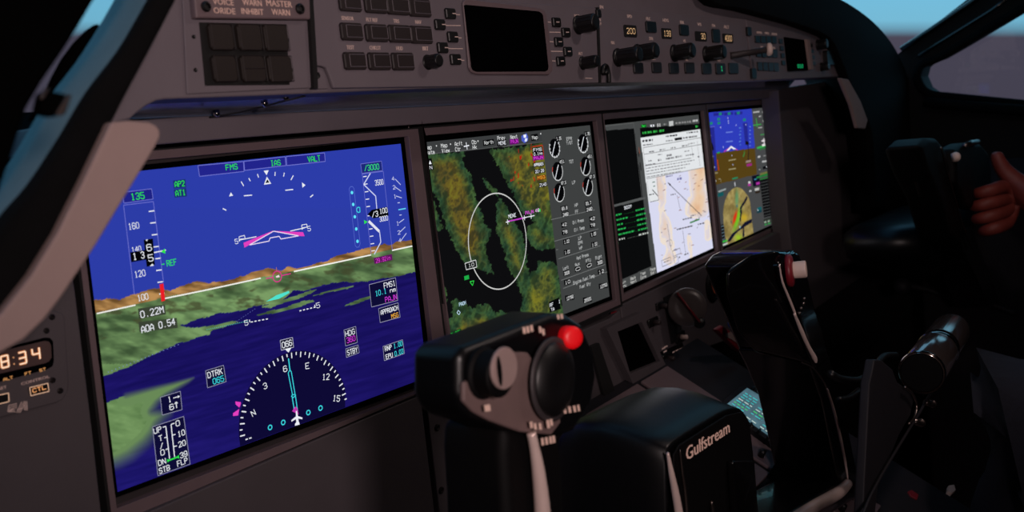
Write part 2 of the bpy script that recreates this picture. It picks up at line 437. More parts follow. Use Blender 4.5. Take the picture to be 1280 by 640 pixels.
def picture(name, pl, q, nx, ny, paint, parent, h=0.0):
    """the lit glass of a display: a fine grid whose picture is held in its colour attribute"""
    f = homog(q); U, V = np.meshgrid(np.linspace(0, 1, nx + 1), np.linspace(0, 1, ny + 1))
    PX, PY = f(U, V)
    D = np.stack([(PX - 640) / FPX, (PY - 320) / FPX, np.ones_like(PX)], -1) @ RM
    t = np.dot(pl.o - CP, pl.n) / (D @ pl.n)
    P = CP + D * t[..., None] + pl.n * h
    Wv = (P.reshape(-1, 3) @ M3.T) + OFF; org = np.array(parent['_w'][:])
    idx = np.arange((nx + 1) * (ny + 1)).reshape(ny + 1, nx + 1)
    F = np.stack([idx[1:, :-1], idx[1:, 1:], idx[:-1, 1:], idx[:-1, :-1]], -1).reshape(-1, 4)
    me = bpy.data.meshes.new(name); me.from_pydata((Wv - org).tolist(), [], F.tolist()); me.materials.append(M['glow'])
    C = paint(PX.ravel(), PY.ravel()) / 255.0
    C = np.clip(C, 0, 1); C = np.where(C <= .04045, C / 12.92, ((C + .055) / 1.055) ** 2.4)
    at = me.color_attributes.new('Col', 'FLOAT_COLOR', 'POINT'); at.data.foreach_set('color', np.concatenate([C, np.ones((len(C), 1))], 1).ravel())
    o = bpy.data.objects.new(name, me); COL.objects.link(o); o.parent = parent; o['_w'] = parent['_w']
    return o
def mixc(a, b, t): return a * (1 - t[:, None]) + b * t[:, None]
def A3(c): return np.array(c, float)

# ------------------------------------------------------------------ the flight deck shell
def P_from_world_box(name, lo_, hi_, m, kind='structure', parent=None):
    mb = MB(); x0, y0, z0 = lo_; x1, y1, z1 = hi_
    V = [(x, y, z) for x in (x0, x1) for y in (y0, y1) for z in (z0, z1)]
    inv = M3.T
    mb.add([inv @ (np.array(v) - OFF) for v in V], [(0, 1, 3, 2), (4, 6, 7, 5), (0, 4, 5, 1), (2, 3, 7, 6), (0, 2, 6, 4), (1, 5, 7, 3)])
    o = mb.build(name, m, parent); o['kind'] = kind; return o
P_from_world_box('floor', (-1.0, -2.2, -.04), (1.62, .85, 0), 'floor')
P_from_world_box('ceiling', (-1.0, -2.2, 1.78), (1.62, -.05, 1.82), 'wall')
P_from_world_box('wall_back', (-1.0, -2.24, 0), (1.62, -2.2, 1.78), 'wall')
P_from_world_box('wall_left', (-1.04, -2.2, 0), (-1.0, .62, 1.78), 'wall')
P_from_world_box('wall_front', (-1.0, .10, 0), (1.60, .14, 1.20), 'wallblk')

# right side wall with its side window: outline and opening met by line of sight on the plane of the wall
XR = 1.35
def wr(px, py): return onx(px, py, XR)
outer = [np.array([XR, -1.25, -.35]), np.array([XR, .16, -.35]), wr(1100, 140), wr(1104, 120), wr(1117, 72), wr(1160, 37), wr(1208, 0), wr(1262, -46)]
top_y = .62
ex = outer[-1]
outer += [np.array([XR, top_y, .42]), np.array([XR, top_y, 1.9]), np.array([XR, -1.25, 1.9])]
hole = [(1150, 84), (1147, 96), (1153, 110), (1165, 118), (1190, 121), (1230, 125), (1290, 131), (1350, 138), (1420, 148), (1440, 100), (1420, -30), (1345, -36), (1290, 3), (1240, 33), (1200, 57), (1172, 73), (1156, 79)]
hole = [wr(*p) for p in hole]
def holed_wall(name, outer, hole, d, m):
    bm = bmesh.new()
    mb = MB()
    from mathutils.geometry import tessellate_polygon
    A = [Vector((p[2], p[1], 0)) for p in outer]; B = [Vector((p[2], p[1], 0)) for p in hole]
    tri = tessellate_polygon([A, B]); pts = outer + hole; n = len(pts); no = len(outer)
    V = [p for p in pts] + [p + np.array([d, 0, 0]) for p in pts]
    F = [tuple(t) for t in tri] + [tuple(n + i for i in t)[::-1] for t in tri]
    F += [(i, (i + 1) % no, n + (i + 1) % no, n + i) for i in range(no)]
    nh = len(hole); F += [(no + i, no + (i + 1) % nh, n + no + (i + 1) % nh, n + no + i) for i in range(nh)]
    mb.add(V, F); bm.free(); o = mb.build(name, m); o['kind'] = 'structure'; return o
holed_wall('wall_right', outer, hole, .10, 'wallblk')
win = bpy.data.objects.new('window_1', None); COL.objects.link(win); win['kind'] = 'structure'
wv = W(hole[3]); win.location = tuple(wv); win['_w'] = tuple(float(v) for v in wv)
mb = MB(); ce = sum(hole) / len(hole)
mb.add([ce + (p - ce) * 1.03 + np.array([.05, 0, 0]) for p in hole] + [ce + (p - ce) * 1.03 + np.array([.054, 0, 0]) for p in hole],
       [tuple(range(len(hole))), tuple(range(len(hole), 2 * len(hole)))[::-1]] + [(i, (i + 1) % len(hole), len(hole) + (i + 1) % len(hole), len(hole) + i) for i in range(len(hole))])
mb.build('glass_pane', 'glass', win)
mb = MB()                                            # rubber seal round the opening
ring = [p + np.array([-.004, 0, 0]) for p in hole]; tube(mb, spline(ring + [ring[0]], 4), .008, 8)
mb.build('window_seal', 'hood', win, smooth=True)
mb = MB()                                            # pale highlight moulding on the windshield post
tube(mb, [wr(1128, 62) + (-.01, 0, 0), wr(1165, 38) + (-.012, 0, 0), wr(1215, 4) + (-.012, 0, 0), wr(1268, -36) + (-.012, 0, 0)], .006, 8)
tube(mb, [wr(1150, 70) + (-.01, 0, 0), wr(1185, 48) + (-.012, 0, 0), wr(1240, 14) + (-.012, 0, 0), wr(1290, -24) + (-.012, 0, 0)], .004, 8)
mb.build('trim_1', 'gloss', smooth=True)['kind'] = 'structure'
mb = MB()                                            # sill rail under the side window
tube(mb, [wr(1160, 127) + (-.02, 0, 0), wr(1210, 132) + (-.02, 0, 0), wr(1290, 138) + (-.02, 0, 0), wr(1400, 150) + (-.02, 0, 0)], .010, 8)
mb.build('trim_2', 'hood', smooth=True)['kind'] = 'structure'
# windshield: one pane in front of the glareshield
mb = MB(); WZ = -.42
cs = [(-1.0, .20, -.44), (1.45, .20, -.44), (1.45, .75, .10), (-1.0, .75, .10)]
mb.add([np.array([x, y, z]) for x, y, z in cs] + [np.array([x, y + .004, z - .006]) for x, y, z in cs], [(0, 1, 2, 3), (7, 6, 5, 4), (0, 4, 5, 1), (1, 5, 6, 2), (2, 6, 7, 3), (3, 7, 4, 0)])
o = mb.build('window_2', 'glass'); o['kind'] = 'structure'
# near windshield post at the left edge
pl = zplane(.245); mb = MB()
prism(mb, pl, [(-140, -140), (120, -140), (136, -22), (120, 2), (104, 30), (84, 62), (58, 100), (38, 134), (10, 220), (-60, 420), (-140, 600)], -.04, 0)
mb.build('wall_left_post', 'void', bevel=.003)['kind'] = 'structure'
bpy.data.objects['wall_left_post'].name = 'trim_3'
t = thing('post_clip', 'small black clip with pale edges at the foot of the left windshield post', 'clip', pl.at(58, 150))
mb = MB(); p2 = zplane(.262); prism(mb, p2, [(43, 118), (50, 116), (74, 121), (70, 135), (61, 148), (48, 146), (38, 140)], 0, .006); mb.build('clip_body', 'void', t, bevel=.0008)
mb = MB(); prism(mb, p2, [(69, 122), (75, 121), (66, 146), (60, 148), (55, 145)], .006, .0075); mb.build('clip_edge', 'satin', t, bevel=.0003)
mb = MB(); prism(mb, p2, [(43, 113), (47, 114), (38, 127), (35, 126)], .006, .0075); mb.build('clip_edge', 'satin', t, bevel=.0003)

# ------------------------------------------------------------------ main display units
Wd, Hd = .287, .200855
a0, a2, a3, g0 = .022579, -.030339, -.033733, .016123
def uu(a): return np.array([cos(a), 0, sin(a)])
o0 = np.array([-g0, 0, 0]) - uu(a0) * (g0 + Wd)
o2 = np.array([Wd + g0, 0, 0]) + uu(a2) * g0
o3 = o2 + uu(a2) * (Wd + g0) + uu(a3) * g0
PL0 = Plane(o0, uu(a0), (0, 1, 0)); PL1 = Plane((0, 0, 0), uu(0), (0, 1, 0)); PL2 = Plane(o2, uu(a2), (0, 1, 0)); PL3 = Plane(o3, uu(a3), (0, 1, 0))
def ringframe(mb, pl, outer, inner, h0, h1, slope=.0015):
    O = [pl.at(*p) for p in outer]; I = [pl.at(*p) for p in inner]; n = pl.n
    V = [p + n * h0 for p in O] + [p + n * h1 for p in O] + [p + n * h1 for p in I] + [p + n * h0 for p in I]
    F = []
    for i in range(4):
        j = (i + 1) % 4
        F += [(i, j, 4 + j, 4 + i), (4 + i, 4 + j, 8 + j, 8 + i), (8 + i, 8 + j, 12 + j, 12 + i), (12 + i, 12 + j, j, i)]
    mb.add(V, F)
def display(name, label, pl, scr, inner, outer, cat='display'):
    t = thing(name, label, cat, pl.at(*outer[3], -.01), 'main display units across the instrument panel')
    cc_ = np.mean(np.array(outer), 0); wide = [tuple(np.array(p) + np.sign(np.array(p) - cc_) * A3((3.2, 2.0))) for p in outer]
    mb = MB(); ringframe(mb, pl, wide, outer, -.012, .0042); mb.build('dark_gap_ring', 'gap', t)  # black ring paints the shaded gap round each unit
    mb = MB(); ringframe(mb, pl, outer, inner, -.012, .005); mb.build('bezel', 'bezel', t, bevel=.0016, seg=3)
    mb = MB(); prism(mb, pl, inner, -.004, -.0015); mb.build('recess', 'recess', t)
    c = np.mean(np.array(scr), 0); g = [tuple(c + (np.array(p) - c) * (1 + 9 / max(abs(np.array(p) - c)))) for p in scr]
    mb = MB(); prism(mb, pl, g, -.0015, -.0004); mb.build('glass_border', 'glassblk', t)
    return t
S0 = [(99, 221.6), (500.8, 179.7), (534, 471.5), (147, 615)]
S1 = [(529, 178), (737.4, 156.5), (762, 370.5), (561, 449)]
S2 = [(751.8, 156.8), (873, 143.4), (891.3, 310), (774.5, 362.4)]
S3 = [(881.3, 141.2), (962, 134), (976.6, 275.5), (900.5, 310)]
D0 = display('primary_flight_display', 'large lit screen nearest the camera showing blue sky over green hills with a compass dial', PL0, S0,
             [(88, 209), (505.5, 171), (541.5, 480), (141, 634)], [(79, 198), (517.5, 161.5), (557, 474.5), (136, 655)])
D1 = display('map_display', 'lit screen showing a dark relief map with a white range ring and grey engine page', PL1, S1,
             [(526.5, 170), (741, 151.5), (766, 374.5), (559, 456)], [(524, 160.8), (747.2, 142.6), (771.5, 380.5), (566, 471)])
D2 = display('chart_display', 'lit screen with black checklist column beside a bright white and orange approach chart', PL2, S2,
             [(750.8, 150), (875.5, 138.5), (893.5, 313.5), (775.5, 368)], [(749.3, 142.5), (878, 131.2), (897, 319), (773.5, 377)])
D3 = display('primary_flight_display', 'smallest and farthest lit screen with blue sky over brown ground and a fan shaped map', PL3, S3,
             [(880.5, 137), (964, 129.6), (979, 277.5), (900.5, 313.5)], [(879.3, 131), (969.5, 123.6), (986, 281), (898.5, 319)])

# --- picture of the first display
def paint0(x, y):
    c = np.tile(A3((44, 60, 166)), (len(x), 1)); c[:, 2] += (y < 260) * 2
    mt = [(90, 377), (118, 374.5), (127, 374.5), (141, 373), (150, 374), (160, 371), (175, 365), (190, 360.5), (205, 360), (212, 362.5), (225, 358), (240, 353), (247, 351.5), (260, 353), (270, 352), (285, 350), (293, 349), (300, 346), (315, 341), (325, 337.5), (335, 335), (343, 337.5), (352, 339), (360, 333), (372, 335), (385, 333), (400, 328), (410, 326), (422, 320), (440, 315), (455, 311), (470, 308), (480, 304.5), (490, 306), (500, 302), (508, 302), (530, 297), (560, 480), (140, 640)]
    jit = (fbm(x / 9, y / 60, 3) - .5) * 4
    m = inside(x, y + jit, mt)
    n1 = fbm(x / 22 + y / 40, y / 7 - x / 40, 3); n2 = fbm(x / 36, y / 14 + 40, 2)
    brown = mixc(np.tile(A3((104, 74, 40)), (len(x), 1)), np.tile(A3((186, 140, 84)), (len(x), 1)), np.clip(n1 * 2.4 - .7, 0, 1))
    c[m] = brown[m]
    hz = np.interp(x, [99, 120, 169, 206, 260, 320, 367, 463, 490, 520], [395, 392, 381.3, 373, 362, 349, 339.4, 318.6, 313, 306])
    g = m & (y > hz - 1 + jit * .4)
    gr = mixc(np.tile(A3((60, 82, 52)), (len(x), 1)), np.tile(A3((122, 156, 100)), (len(x), 1)), np.clip(n1 * 1.5 + n2 * 1.0 - .72, 0, 1))
    dk = fbm(x / 20 + y / 12, y / 10 - x / 24 + 9, 3)
    gr = mixc(gr, np.tile(A3((66, 70, 44)), (len(x), 1)), np.clip((dk - .56) * 5, 0, .7) * (y < hz + 34))
    c[g] = gr[g]
    wn = fbm(x / 40 + 5, y / 4 + x / 14, 3)
    wat = mixc(np.tile(A3((20, 14, 84)), (len(x), 1)), np.tile(A3((34, 24, 112)), (len(x), 1)), np.clip(wn * 1.1 - .2, 0, 1))
    wat = wat + np.clip((y - 470) / 200, 0, 1)[:, None] * A3((4, 6, 14))
    coast = [(540, 336), (518, 340.5), (500, 345), (490, 346.5), (475, 349), (457, 351.5), (441, 353.5), (425, 352), (417, 354), (400, 358), (391, 360), (380, 364), (366, 363), (360, 370), (350, 377), (330, 381), (318, 383), (300, 388.5), (286, 391), (275, 391), (262, 396), (245, 399), (232, 405), (225, 407), (234, 410), (252, 409), (270, 405), (292, 401), (300, 402), (285, 407), (265, 413), (262, 418), (248, 420), (236, 426), (220, 430), (205, 437), (187, 445), (172, 453), (160, 459), (152, 461), (140, 467), (120, 472), (135, 640), (600, 640), (600, 330)]
    j2 = (fbm(x / 9 + 70, y / 5, 3) - .5) * 3
    wm = inside(x, y + j2, coast)
    isl = [[(318, 395), (335, 389), (347, 386.5), (358, 384), (369, 379.5), (380, 376), (391, 375), (393, 377), (384, 380), (378, 382.5), (366, 386), (354, 389), (340, 392)],
           [(391, 369.5), (405, 365), (413, 363), (430, 359), (444, 357), (440, 359.5), (426, 362.5), (414, 365), (400, 368.5)],
           [(428.5, 382.7), (437, 379), (446, 375), (456, 371.5), (465.6, 369), (470, 370), (460, 374), (449, 378.5), (440, 381)],
           [(326, 384), (345, 377), (372, 369), (388, 363), (396, 362), (390, 366), (372, 374), (350, 380), (338, 385)],
           [(128, 506), (135.8, 502.6), (157.5, 493.7), (197, 483.5), (216, 479), (242, 472.2), (236, 477), (225, 483.5), (209, 493), (197, 503), (190, 514), (211, 516.6), (204, 522), (197, 530), (191, 543), (183, 553), (163, 570), (150, 577), (142, 580)]]
    for P in isl: wm &= ~inside(x, y + j2 * .35, P)
    c[wm] = wat[wm]
    sb = np.full(len(x), 1e3); P = isl[4][2:] 
    for (ax_, ay_), (bx_, by_) in zip(P[:-1], P[1:]):
        vx_, vy_ = bx_ - ax_, by_ - ay_; t_ = np.clip(((x - ax_) * vx_ + (y - ay_) * vy_) / (vx_ * vx_ + vy_ * vy_), 0, 1); sb = np.minimum(sb, np.hypot(x - ax_ - t_ * vx_, y - ay_ - t_ * vy_))
    lg = ~wm & (y > 455) & g
    c[lg] = (mixc(np.tile(A3((88, 120, 72)), (len(x), 1)), np.tile(A3((118, 152, 96)), (len(x), 1)), np.clip(n1 * 1.6 - .3, 0, 1)))[lg]
    sd_ = np.where(wm, sb, -sb); al = np.clip(.5 + sd_ / np.interp(y, [470, 520, 580], [4, 16, 22]), 0, 1); nr = (sb < 14) & (y > 470) & (x < 250)
    gg = np.tile(A3((104, 136, 86)), (len(x), 1)); bl = mixc(gg, wat, al); c[nr] = bl[nr]
    return c
picture('screen', PL0, S0, 500, 360, paint0, D0)
scr0 = bpy.data.objects['screen']
WH, CY, GN, MG, AM, LB = (235, 238, 245), (60, 214, 226), (48, 224, 74), (226, 64, 190), (235, 170, 50), (128, 132, 214)
pl = PL0
mb = MB()                                            # mode boxes
for q in ([(247, 207), (304, 202), (304.6, 214.3), (249, 220.5)], [(304.4, 201.8), (356, 196), (357, 207), (305.4, 213)], [(357.4, 195.7), (405.2, 191.2), (406.2, 201.8), (358, 207)]):
    poly(mb, pl, q, (34, 36, 140)); line(mb, pl, q, .9, (112, 116, 206), close=True)
text(mb, pl, 'FMS', 289, 208.8, 7.2, 15, GN, bold=.5); text(mb, pl, 'IAS', 344, 203.6, 7.2, 12.5, GN, bold=.5); text(mb, pl, 'VALT', 392, 198.4, 7.2, 16, GN, bold=.5)
for s, x, y in (('AP2', 224, 229.8), ('AT1', 225, 241)):
    poly(mb, pl, [(x - 8, y - 4), (x + 7.5, y - 6), (x + 8.5, y + 4.5), (x - 7, y + 6)], (26, 50, 110)); text(mb, pl, s, x, y, 7.2, 12.5, GN, bold=.5)
for a, b, wd in (((301, 227), (304.2, 232.5), 1.3), ((310.5, 222.7), (312.4, 226.4), 1.3), ((321.4, 217.5), (322.8, 222), 1.2), ((343.6, 215), (343.2, 220), 1.2), ((355, 216), (354, 220.8), 1.2), ((366.3, 219.3), (363.2, 225), 1.3), ((278, 260.8), (282.4, 262.8), 1.4), ((387.3, 246.5), (391, 243.5), 1.4), ((304.4, 244.8), (314.7, 243.9), 1.3), ((356.2, 237.9), (366, 236.8), 1.3)):
    line(mb, pl, [a, b], wd, WH)
poly(mb, pl, [(285.8, 245.5), (288.2, 240.5), (291, 244.6)], WH, .0004); poly(mb, pl, [(377, 228), (377.6, 234.6), (381.4, 231.5)], WH, .0004)
poly(mb, pl, [(329.2, 213.6), (335.4, 212.8), (332.8, 219)], WH, .0004)
poly(mb, pl, [(333.2, 220.8), (329.4, 231), (338.6, 229.6)], WH, .0004); poly(mb, pl, [(333.6, 224), (331.2, 229), (336.4, 228.2)], (24, 26, 40), .0005)
mb.build('mode_and_roll_scale', 'glow', scr0, glow=True)
mb = MB()                                            # airspeed tape
q = [(153, 240.5), (189, 236), (191, 248.8), (154.5, 254)]; poly(mb, pl, q, (30, 34, 132)); line(mb, pl, q, .8, (112, 116, 206), close=True)
text(mb, pl, '135', 171.5, 245.2, 8.6, 17, GN, bold=.6)
line(mb, pl, [(167.5, 367.5), (154, 256.5), (191.3, 252), (204, 353)], .8, (112, 116, 206))
for x, y in ((185.6, 264.4), (187.3, 279), (189.3, 293.8), (191.5, 308.8), (193.8, 323.5), (194.8, 338.2), (196.5, 353), (198.5, 367.5)):
    line(mb, pl, [(x, y), (x + 6.8, y - .9)], 1.4, WH)
text(mb, pl, '160', 166.6, 282.4, 8.2, 13.5, WH); text(mb, pl, '120', 174.4, 342, 8.2, 13.5, WH); text(mb, pl, '100', 178, 371.5, 8.2, 13.5, WH); text(mb, pl, '140', 170, 311.6, 7, 12, WH)
poly(mb, pl, [(162, 315.5), (180.5, 312.5), (182, 324.5), (163.4, 327.8)], (4, 4, 8), .0006); poly(mb, pl, [(179, 300), (190.5, 298.2), (193, 331), (182.8, 333.6)], (4, 4, 8), .0006)
text(mb, pl, '1 3', 172.4, 319.6, 8.8, 14, WH, h=.0009, bold=.5); text(mb, pl, '6', 185.4, 309.5, 8.8, 6, WH, h=.0009, bold=.5); text(mb, pl, '5', 187.4, 322.4, 8.8, 6, WH, h=.0009, bold=.5)
poly(mb, pl, [(186.2, 333), (191.4, 332), (189.4, 329.4)], WH, .0009); poly(mb, pl, [(180.8, 299.8), (184, 299.2), (182.7, 301.6)], WH, .0009)
line(mb, pl, [(192, 315.8), (207, 312.6)], 1.4, WH); poly(mb, pl, [(200.5, 315), (205.5, 310.8), (206.4, 317)], GN, .0005)
line(mb, pl, [(201.8, 330.6), (205, 330)], 1.2, GN); text(mb, pl, 'REF', 214, 328.2, 7.6, 12.5, GN, bold=.4)
poly(mb, pl, [(198.8, 355.4), (203.6, 354.2), (205.8, 375.6), (201.2, 377)], (232, 30, 40), .0006)
for s, x, y, wd in (('0.22M', 189.6, 390, 30), ('AOA 0.54', 197.4, 406.8, 44)):
    poly(mb, pl, [(x - wd / 2 - 2.5, y - 4.2), (x + wd / 2 + 1.2, y - 9.4), (x + wd / 2 + 2.6, y + 3), (x - wd / 2 - 1, y + 8.4)], (58, 66, 52)); text(mb, pl, s, x, y, 8.6, wd, WH, bold=.5)
mb.build('airspeed_tape', 'glow', scr0, glow=True)
mb = MB()                                            # horizon, pitch marks and flight path marker
line(mb, pl, [(120.6, 392), (169, 381.3)], 1.7, (244, 242, 236)); line(mb, pl, [(206, 373), (260, 362), (325.6, 347.7)], 1.7, (244, 242, 236)); line(mb, pl, [(367, 339.4), (463.5, 318.6)], 1.7, (244, 242, 236)); line(mb, pl, [(489.7, 313), (514.9, 307.6)], 1.7, (244, 242, 236))
poly(mb, pl, [(304, 303.5), (340.5, 288.6), (342, 289.4), (311, 306.4), (305, 309.6)], MG, .0004)
poly(mb, pl, [(340.5, 288.6), (378.4, 290.2), (380.4, 295.3), (372, 295), (341.5, 289.6)], MG, .0004)
line(mb, pl, [(311.2, 306.2), (341.4, 289), (372.6, 294.8), (350.4, 298.8), (348.4, 295.4), (337, 297.4), (335.6, 301.4), (311.2, 306.2)], 1.1, (236, 222, 244), .0006)
for q in ([(298.6, 301.8), (298.2, 296), (305, 294.2), (306, 298.6), (300, 298.8)], [(377, 287), (376.6, 281.2), (383, 280.2), (383.2, 284), (378, 284.6)]): line(mb, pl, q, .9, WH, .0005, close=True)
line(mb, pl, [(299, 300), (320.2, 295.8)], 1.1, WH); line(mb, pl, [(362.4, 288.8), (380.6, 284.8)], 1.1, WH)
text(mb, pl, '5', 295, 301.8, 6.4, 3.8, WH); text(mb, pl, '5', 385.8, 285.8, 6.4, 3.8, WH)
text(mb, pl, '5', 307.3, 403.4, 6.6, 4.4, WH); text(mb, pl, '5', 397, 381.6, 6.6, 4.4, WH)
for i in range(5):
    x = 313 + i * 4.7; line(mb, pl, [(x, 402.6 - i * .9), (x + 2.6, 402.1 - i * .9)], 1.3, WH)
    x = 374 + i * 4.4; line(mb, pl, [(x, 388.6 - i * 1.05), (x + 2.4, 388 - i * 1.05)], 1.3, WH)
line(mb, pl, [(311.6, 399.6), (311.8, 402.8)], 1.2, WH); line(mb, pl, [(393, 381), (393.2, 384)], 1.2, WH)
arc(mb, pl, (346, 345.6), rad_px(pl, (346, 345.6), 6.6), 0, 360, 1.3, (216, 40, 140), n=24); line(mb, pl, [(332, 348.2), (340.5, 346.6)], 1.3, (216, 40, 140)); line(mb, pl, [(351.5, 344.4), (363, 342)], 1.3, (216, 40, 140)); line(mb, pl, [(345, 334), (345.4, 339)], 1, (170, 110, 120))
poly(mb, pl, [(344, 345.5), (348, 343.6), (349, 346.4), (345, 347)], (250, 220, 230), .0006)
poly(mb, pl, [(332, 377), (345, 369), (360.5, 363.6), (361.4, 366), (348, 373.6)], (78, 226, 206), .0005)
for i in range(20): line(mb, pl, [(222 - i * 4.6, 431 + i * 1.8), (223 - i * 4.6, 430.6 + i * 1.8)], .9, (120, 140, 200))
for i in range(22): line(mb, pl, [(258 + i * 2.4, 412 - i * .5), (259 + i * 2.4, 411.8 - i * .5)], 1, (80, 180, 170))
for i in range(9): line(mb, pl, [(295 + i * 2.8, 402 - i * 1.9), (296.2 + i * 2.8, 401 - i * 1.9)], .6, (90, 96, 170))
mb.build('horizon_and_flight_path', 'glow', scr0, glow=True)
mb = MB()                                            # altitude tape, vertical speed, marker column
q = [(450.4, 205), (476.4, 201.4), (477.8, 213.2), (452, 216.8)]; poly(mb, pl, q, (28, 40, 120)); line(mb, pl, q, .7, (112, 116, 206), close=True); text(mb, pl, '/3000', 464.2, 209.2, 7.4, 19, (60, 220, 120), bold=.4)
line(mb, pl, [(463.5, 317.5), (452.3, 217.5), (478.6, 214.2), (490, 313)], .7, (112, 116, 206))
for i, y in enumerate((221, 230.5, 240, 249.3, 258.5, 270, 286.5, 295.6, 305, 313.8)):
    x = np.interp(y, [217.5, 317.5], [452.3, 463.5]); line(mb, pl, [(x + .8, y), (x + 5.2, y - .7)], 1.1, WH)
line(mb, pl, [(462.6, 216.6), (454.2, 230.6), (469.2, 245.2), (470.6, 261)], 1.5, (206, 212, 244)); line(mb, pl, [(474, 289.5), (475.6, 302.6), (467.4, 318)], 1.5, (206, 212, 244)); line(mb, pl, [(460.4, 276.4), (473.8, 289.4)], 3.6, (226, 228, 240))
text(mb, pl, '3500', 473.4, 228, 7, 10.6, WH)
poly(mb, pl, [(458.8, 268), (464, 262.4), (483.5, 258.6), (485.2, 269.6), (466, 273)], (4, 4, 8), .0006); text(mb, pl, '/3', 467.8, 267.6, 7.2, 7.5, WH, h=.0009, bold=.4); text(mb, pl, '100', 478.4, 263.4, 6.6, 9.8, WH, h=.0009, bold=.3)
text(mb, pl, '3000', 478.6, 273.2, 6.6, 10.6, WH, h=.0009); poly(mb, pl, [(454.4, 275), (459, 277.4), (455, 280.2)], GN, .0005)
cap = [(436, 236), (437.6, 233.4), (440.2, 233.2), (442, 235.4), (449.8, 305), (448.2, 308.8), (445.4, 309.2), (443.6, 306.8)]; line(mb, pl, cap, .7, (90, 110, 206), close=True)
for x, y in ((439.4, 240.8), (441, 255.6), (443, 271), (444.8, 286.2), (446.4, 301.6)): disc(mb, pl, (x, y), rad_px(pl, (x, y), 2.1), (100, 230, 250), .0005)
arc(mb, pl, (447.8, 262.3), rad_px(pl, (447.8, 262.3), 3.2), 150, 390, 1.2, CY); line(mb, pl, [(449.2, 258.8), (449.6, 265.4)], 1.2, CY)
q = [(466.8, 322.4), (489.6, 317.6), (490.6, 325), (467.8, 330)]; poly(mb, pl, q, (92, 20, 90)); text(mb, pl, '29.92in', 478.4, 324, 5.4, 19, (214, 60, 200))
for a, b in (((493.4, 223.6), (500.4, 231)), ((493.5, 233.8), (501, 239)), ((494.5, 245), (501.8, 247.4)), ((496.6, 253.6), (499.4, 253.3)), ((498.8, 269), (501.6, 268.6)), ((498.2, 278.6), (504.6, 274)), ((499.4, 290.2), (506.2, 283.6)), ((500.6, 301), (507.6, 291.4))):
    line(mb, pl, [a, b], 1, (196, 202, 238))
line(mb, pl, [(497.6, 262.2), (506.8, 260.6)], 1.5, (96, 206, 240))
for s, x, y in (('4', 490.8, 223.4), ('2', 492, 234.2), ('1', 493.2, 245.4), ('1', 496.6, 279.2), ('2', 498.2, 290.6), ('4', 499.4, 300.4)): text(mb, pl, s, x, y, 5, 3, (206, 210, 240))
mb.build('altitude_tape', 'glow', scr0, glow=True)
mb = MB()                                            # compass rose
cc = (370.6, 524); CR = np.linalg.norm(pl.at(359.9, 442) - pl.at(*cc)); C0 = pl.at(*cc)
def scr_ang(px, py): d = pl.at(px, py) - C0; return math.degrees(atan2(np.dot(d, pl.u), np.dot(d, pl.v)))
r1 = CR * 1.015; vs = [C0 + pl.n * .0002]
angs = list(range(-112, 84, 4))
pts = []
for a in angs:
    e = C0 + (pl.u * sin(radians(a)) + pl.v * cos(radians(a))) * r1; q = proj(e)
    yb = np.interp(q[0], [147, 534], [615, 471.5]) - .5
    if q[1] < yb: pts.append(tuple(q))
b0 = np.interp(pts[0][0], [147, 534], [615, 471.5]) - .5; b1 = np.interp(pts[-1][0], [147, 534], [615, 471.5]) - .5
pts = [(pts[0][0], b0)] + pts + [(pts[-1][0], b1)]
poly(mb, pl, pts, (14, 10, 52))
up0 = scr_ang(360, 448)
for hd in range(-40, 166, 5):
    a = hd - 66 + up0; e = (pl.u * sin(radians(a)) + pl.v * cos(radians(a))); lg = hd % 10 == 0
    A = C0 + e * CR * (.92 if lg else .955); B = C0 + e * CR
    q = proj(A)
    if q[1] > np.interp(q[0], [147, 534], [615, 471.5]) - 8: continue
    line(mb, pl, [tuple(q), tuple(proj(B))], 1.5, WH)
for hd, s in ((0, 'N'), (30, '3'), (60, '6'), (90, 'E'), (120, '12'), (150, '15')):
    a = hd - 66 + up0; e = C0 + (pl.u * sin(radians(a)) + pl.v * cos(radians(a))) * CR * .80; q = proj(e); text(mb, pl, s, q[0], q[1], 7.6, 4.4 * len(s), WH, rot=-a * .25, bold=.3)
line(mb, pl, [(306.4, 549.4), (309.4, 548.6)], 1.4, WH); line(mb, pl, [(311, 548), (314, 547)], 1.4, WH)
q = [(349.8, 425.4), (365.2, 421.8), (366.6, 434), (351.2, 437.8)]; poly(mb, pl, q, (14, 12, 40)); line(mb, pl, q, .7, (190, 190, 210), close=True); text(mb, pl, '066', 358.2, 429.8, 7.8, 12.5, WH, bold=.4)
poly(mb, pl, [(355.2, 436.2), (363.8, 434.2), (360, 440.6)], WH, .0006)
line(mb, pl, [(360.2, 448), (362, 462.5)], 1.6, CY); line(mb, pl, [(362, 462.5), (359.8, 466), (365.2, 493.6), (368.4, 492.8), (363.8, 465), (362, 462.5)], 1.2, CY); line(mb, pl, [(364.4, 493.6), (367.4, 512)], 1.3, CY); line(mb, pl, [(368.6, 492.8), (371.6, 514)], 1.3, CY); line(mb, pl, [(363.6, 495), (366.4, 497.2), (369, 493.6)], 1.1, CY)
poly(mb, pl, [(368.4, 508), (364.6, 514), (372.8, 518), (371, 509.5)], (190, 50, 170), .0005)
poly(mb, pl, [(369, 513.6), (370.4, 513.4), (371.6, 520), (377, 521.8), (377, 523.8), (371.8, 523), (372.4, 526.4), (373.4, 528.6), (373.6, 530.6), (368, 532), (367.8, 530), (369.6, 527.2), (369, 523.8), (363.4, 527), (363.4, 525), (369, 520.4)], WH, .0008)
for x, y in ((337.2, 534.2), (353.6, 528), (385, 515.6), (400.2, 510)): arc(mb, pl, (x, y), rad_px(pl, (x, y), 2.7), 0, 360, 1.4, CY, n=20)
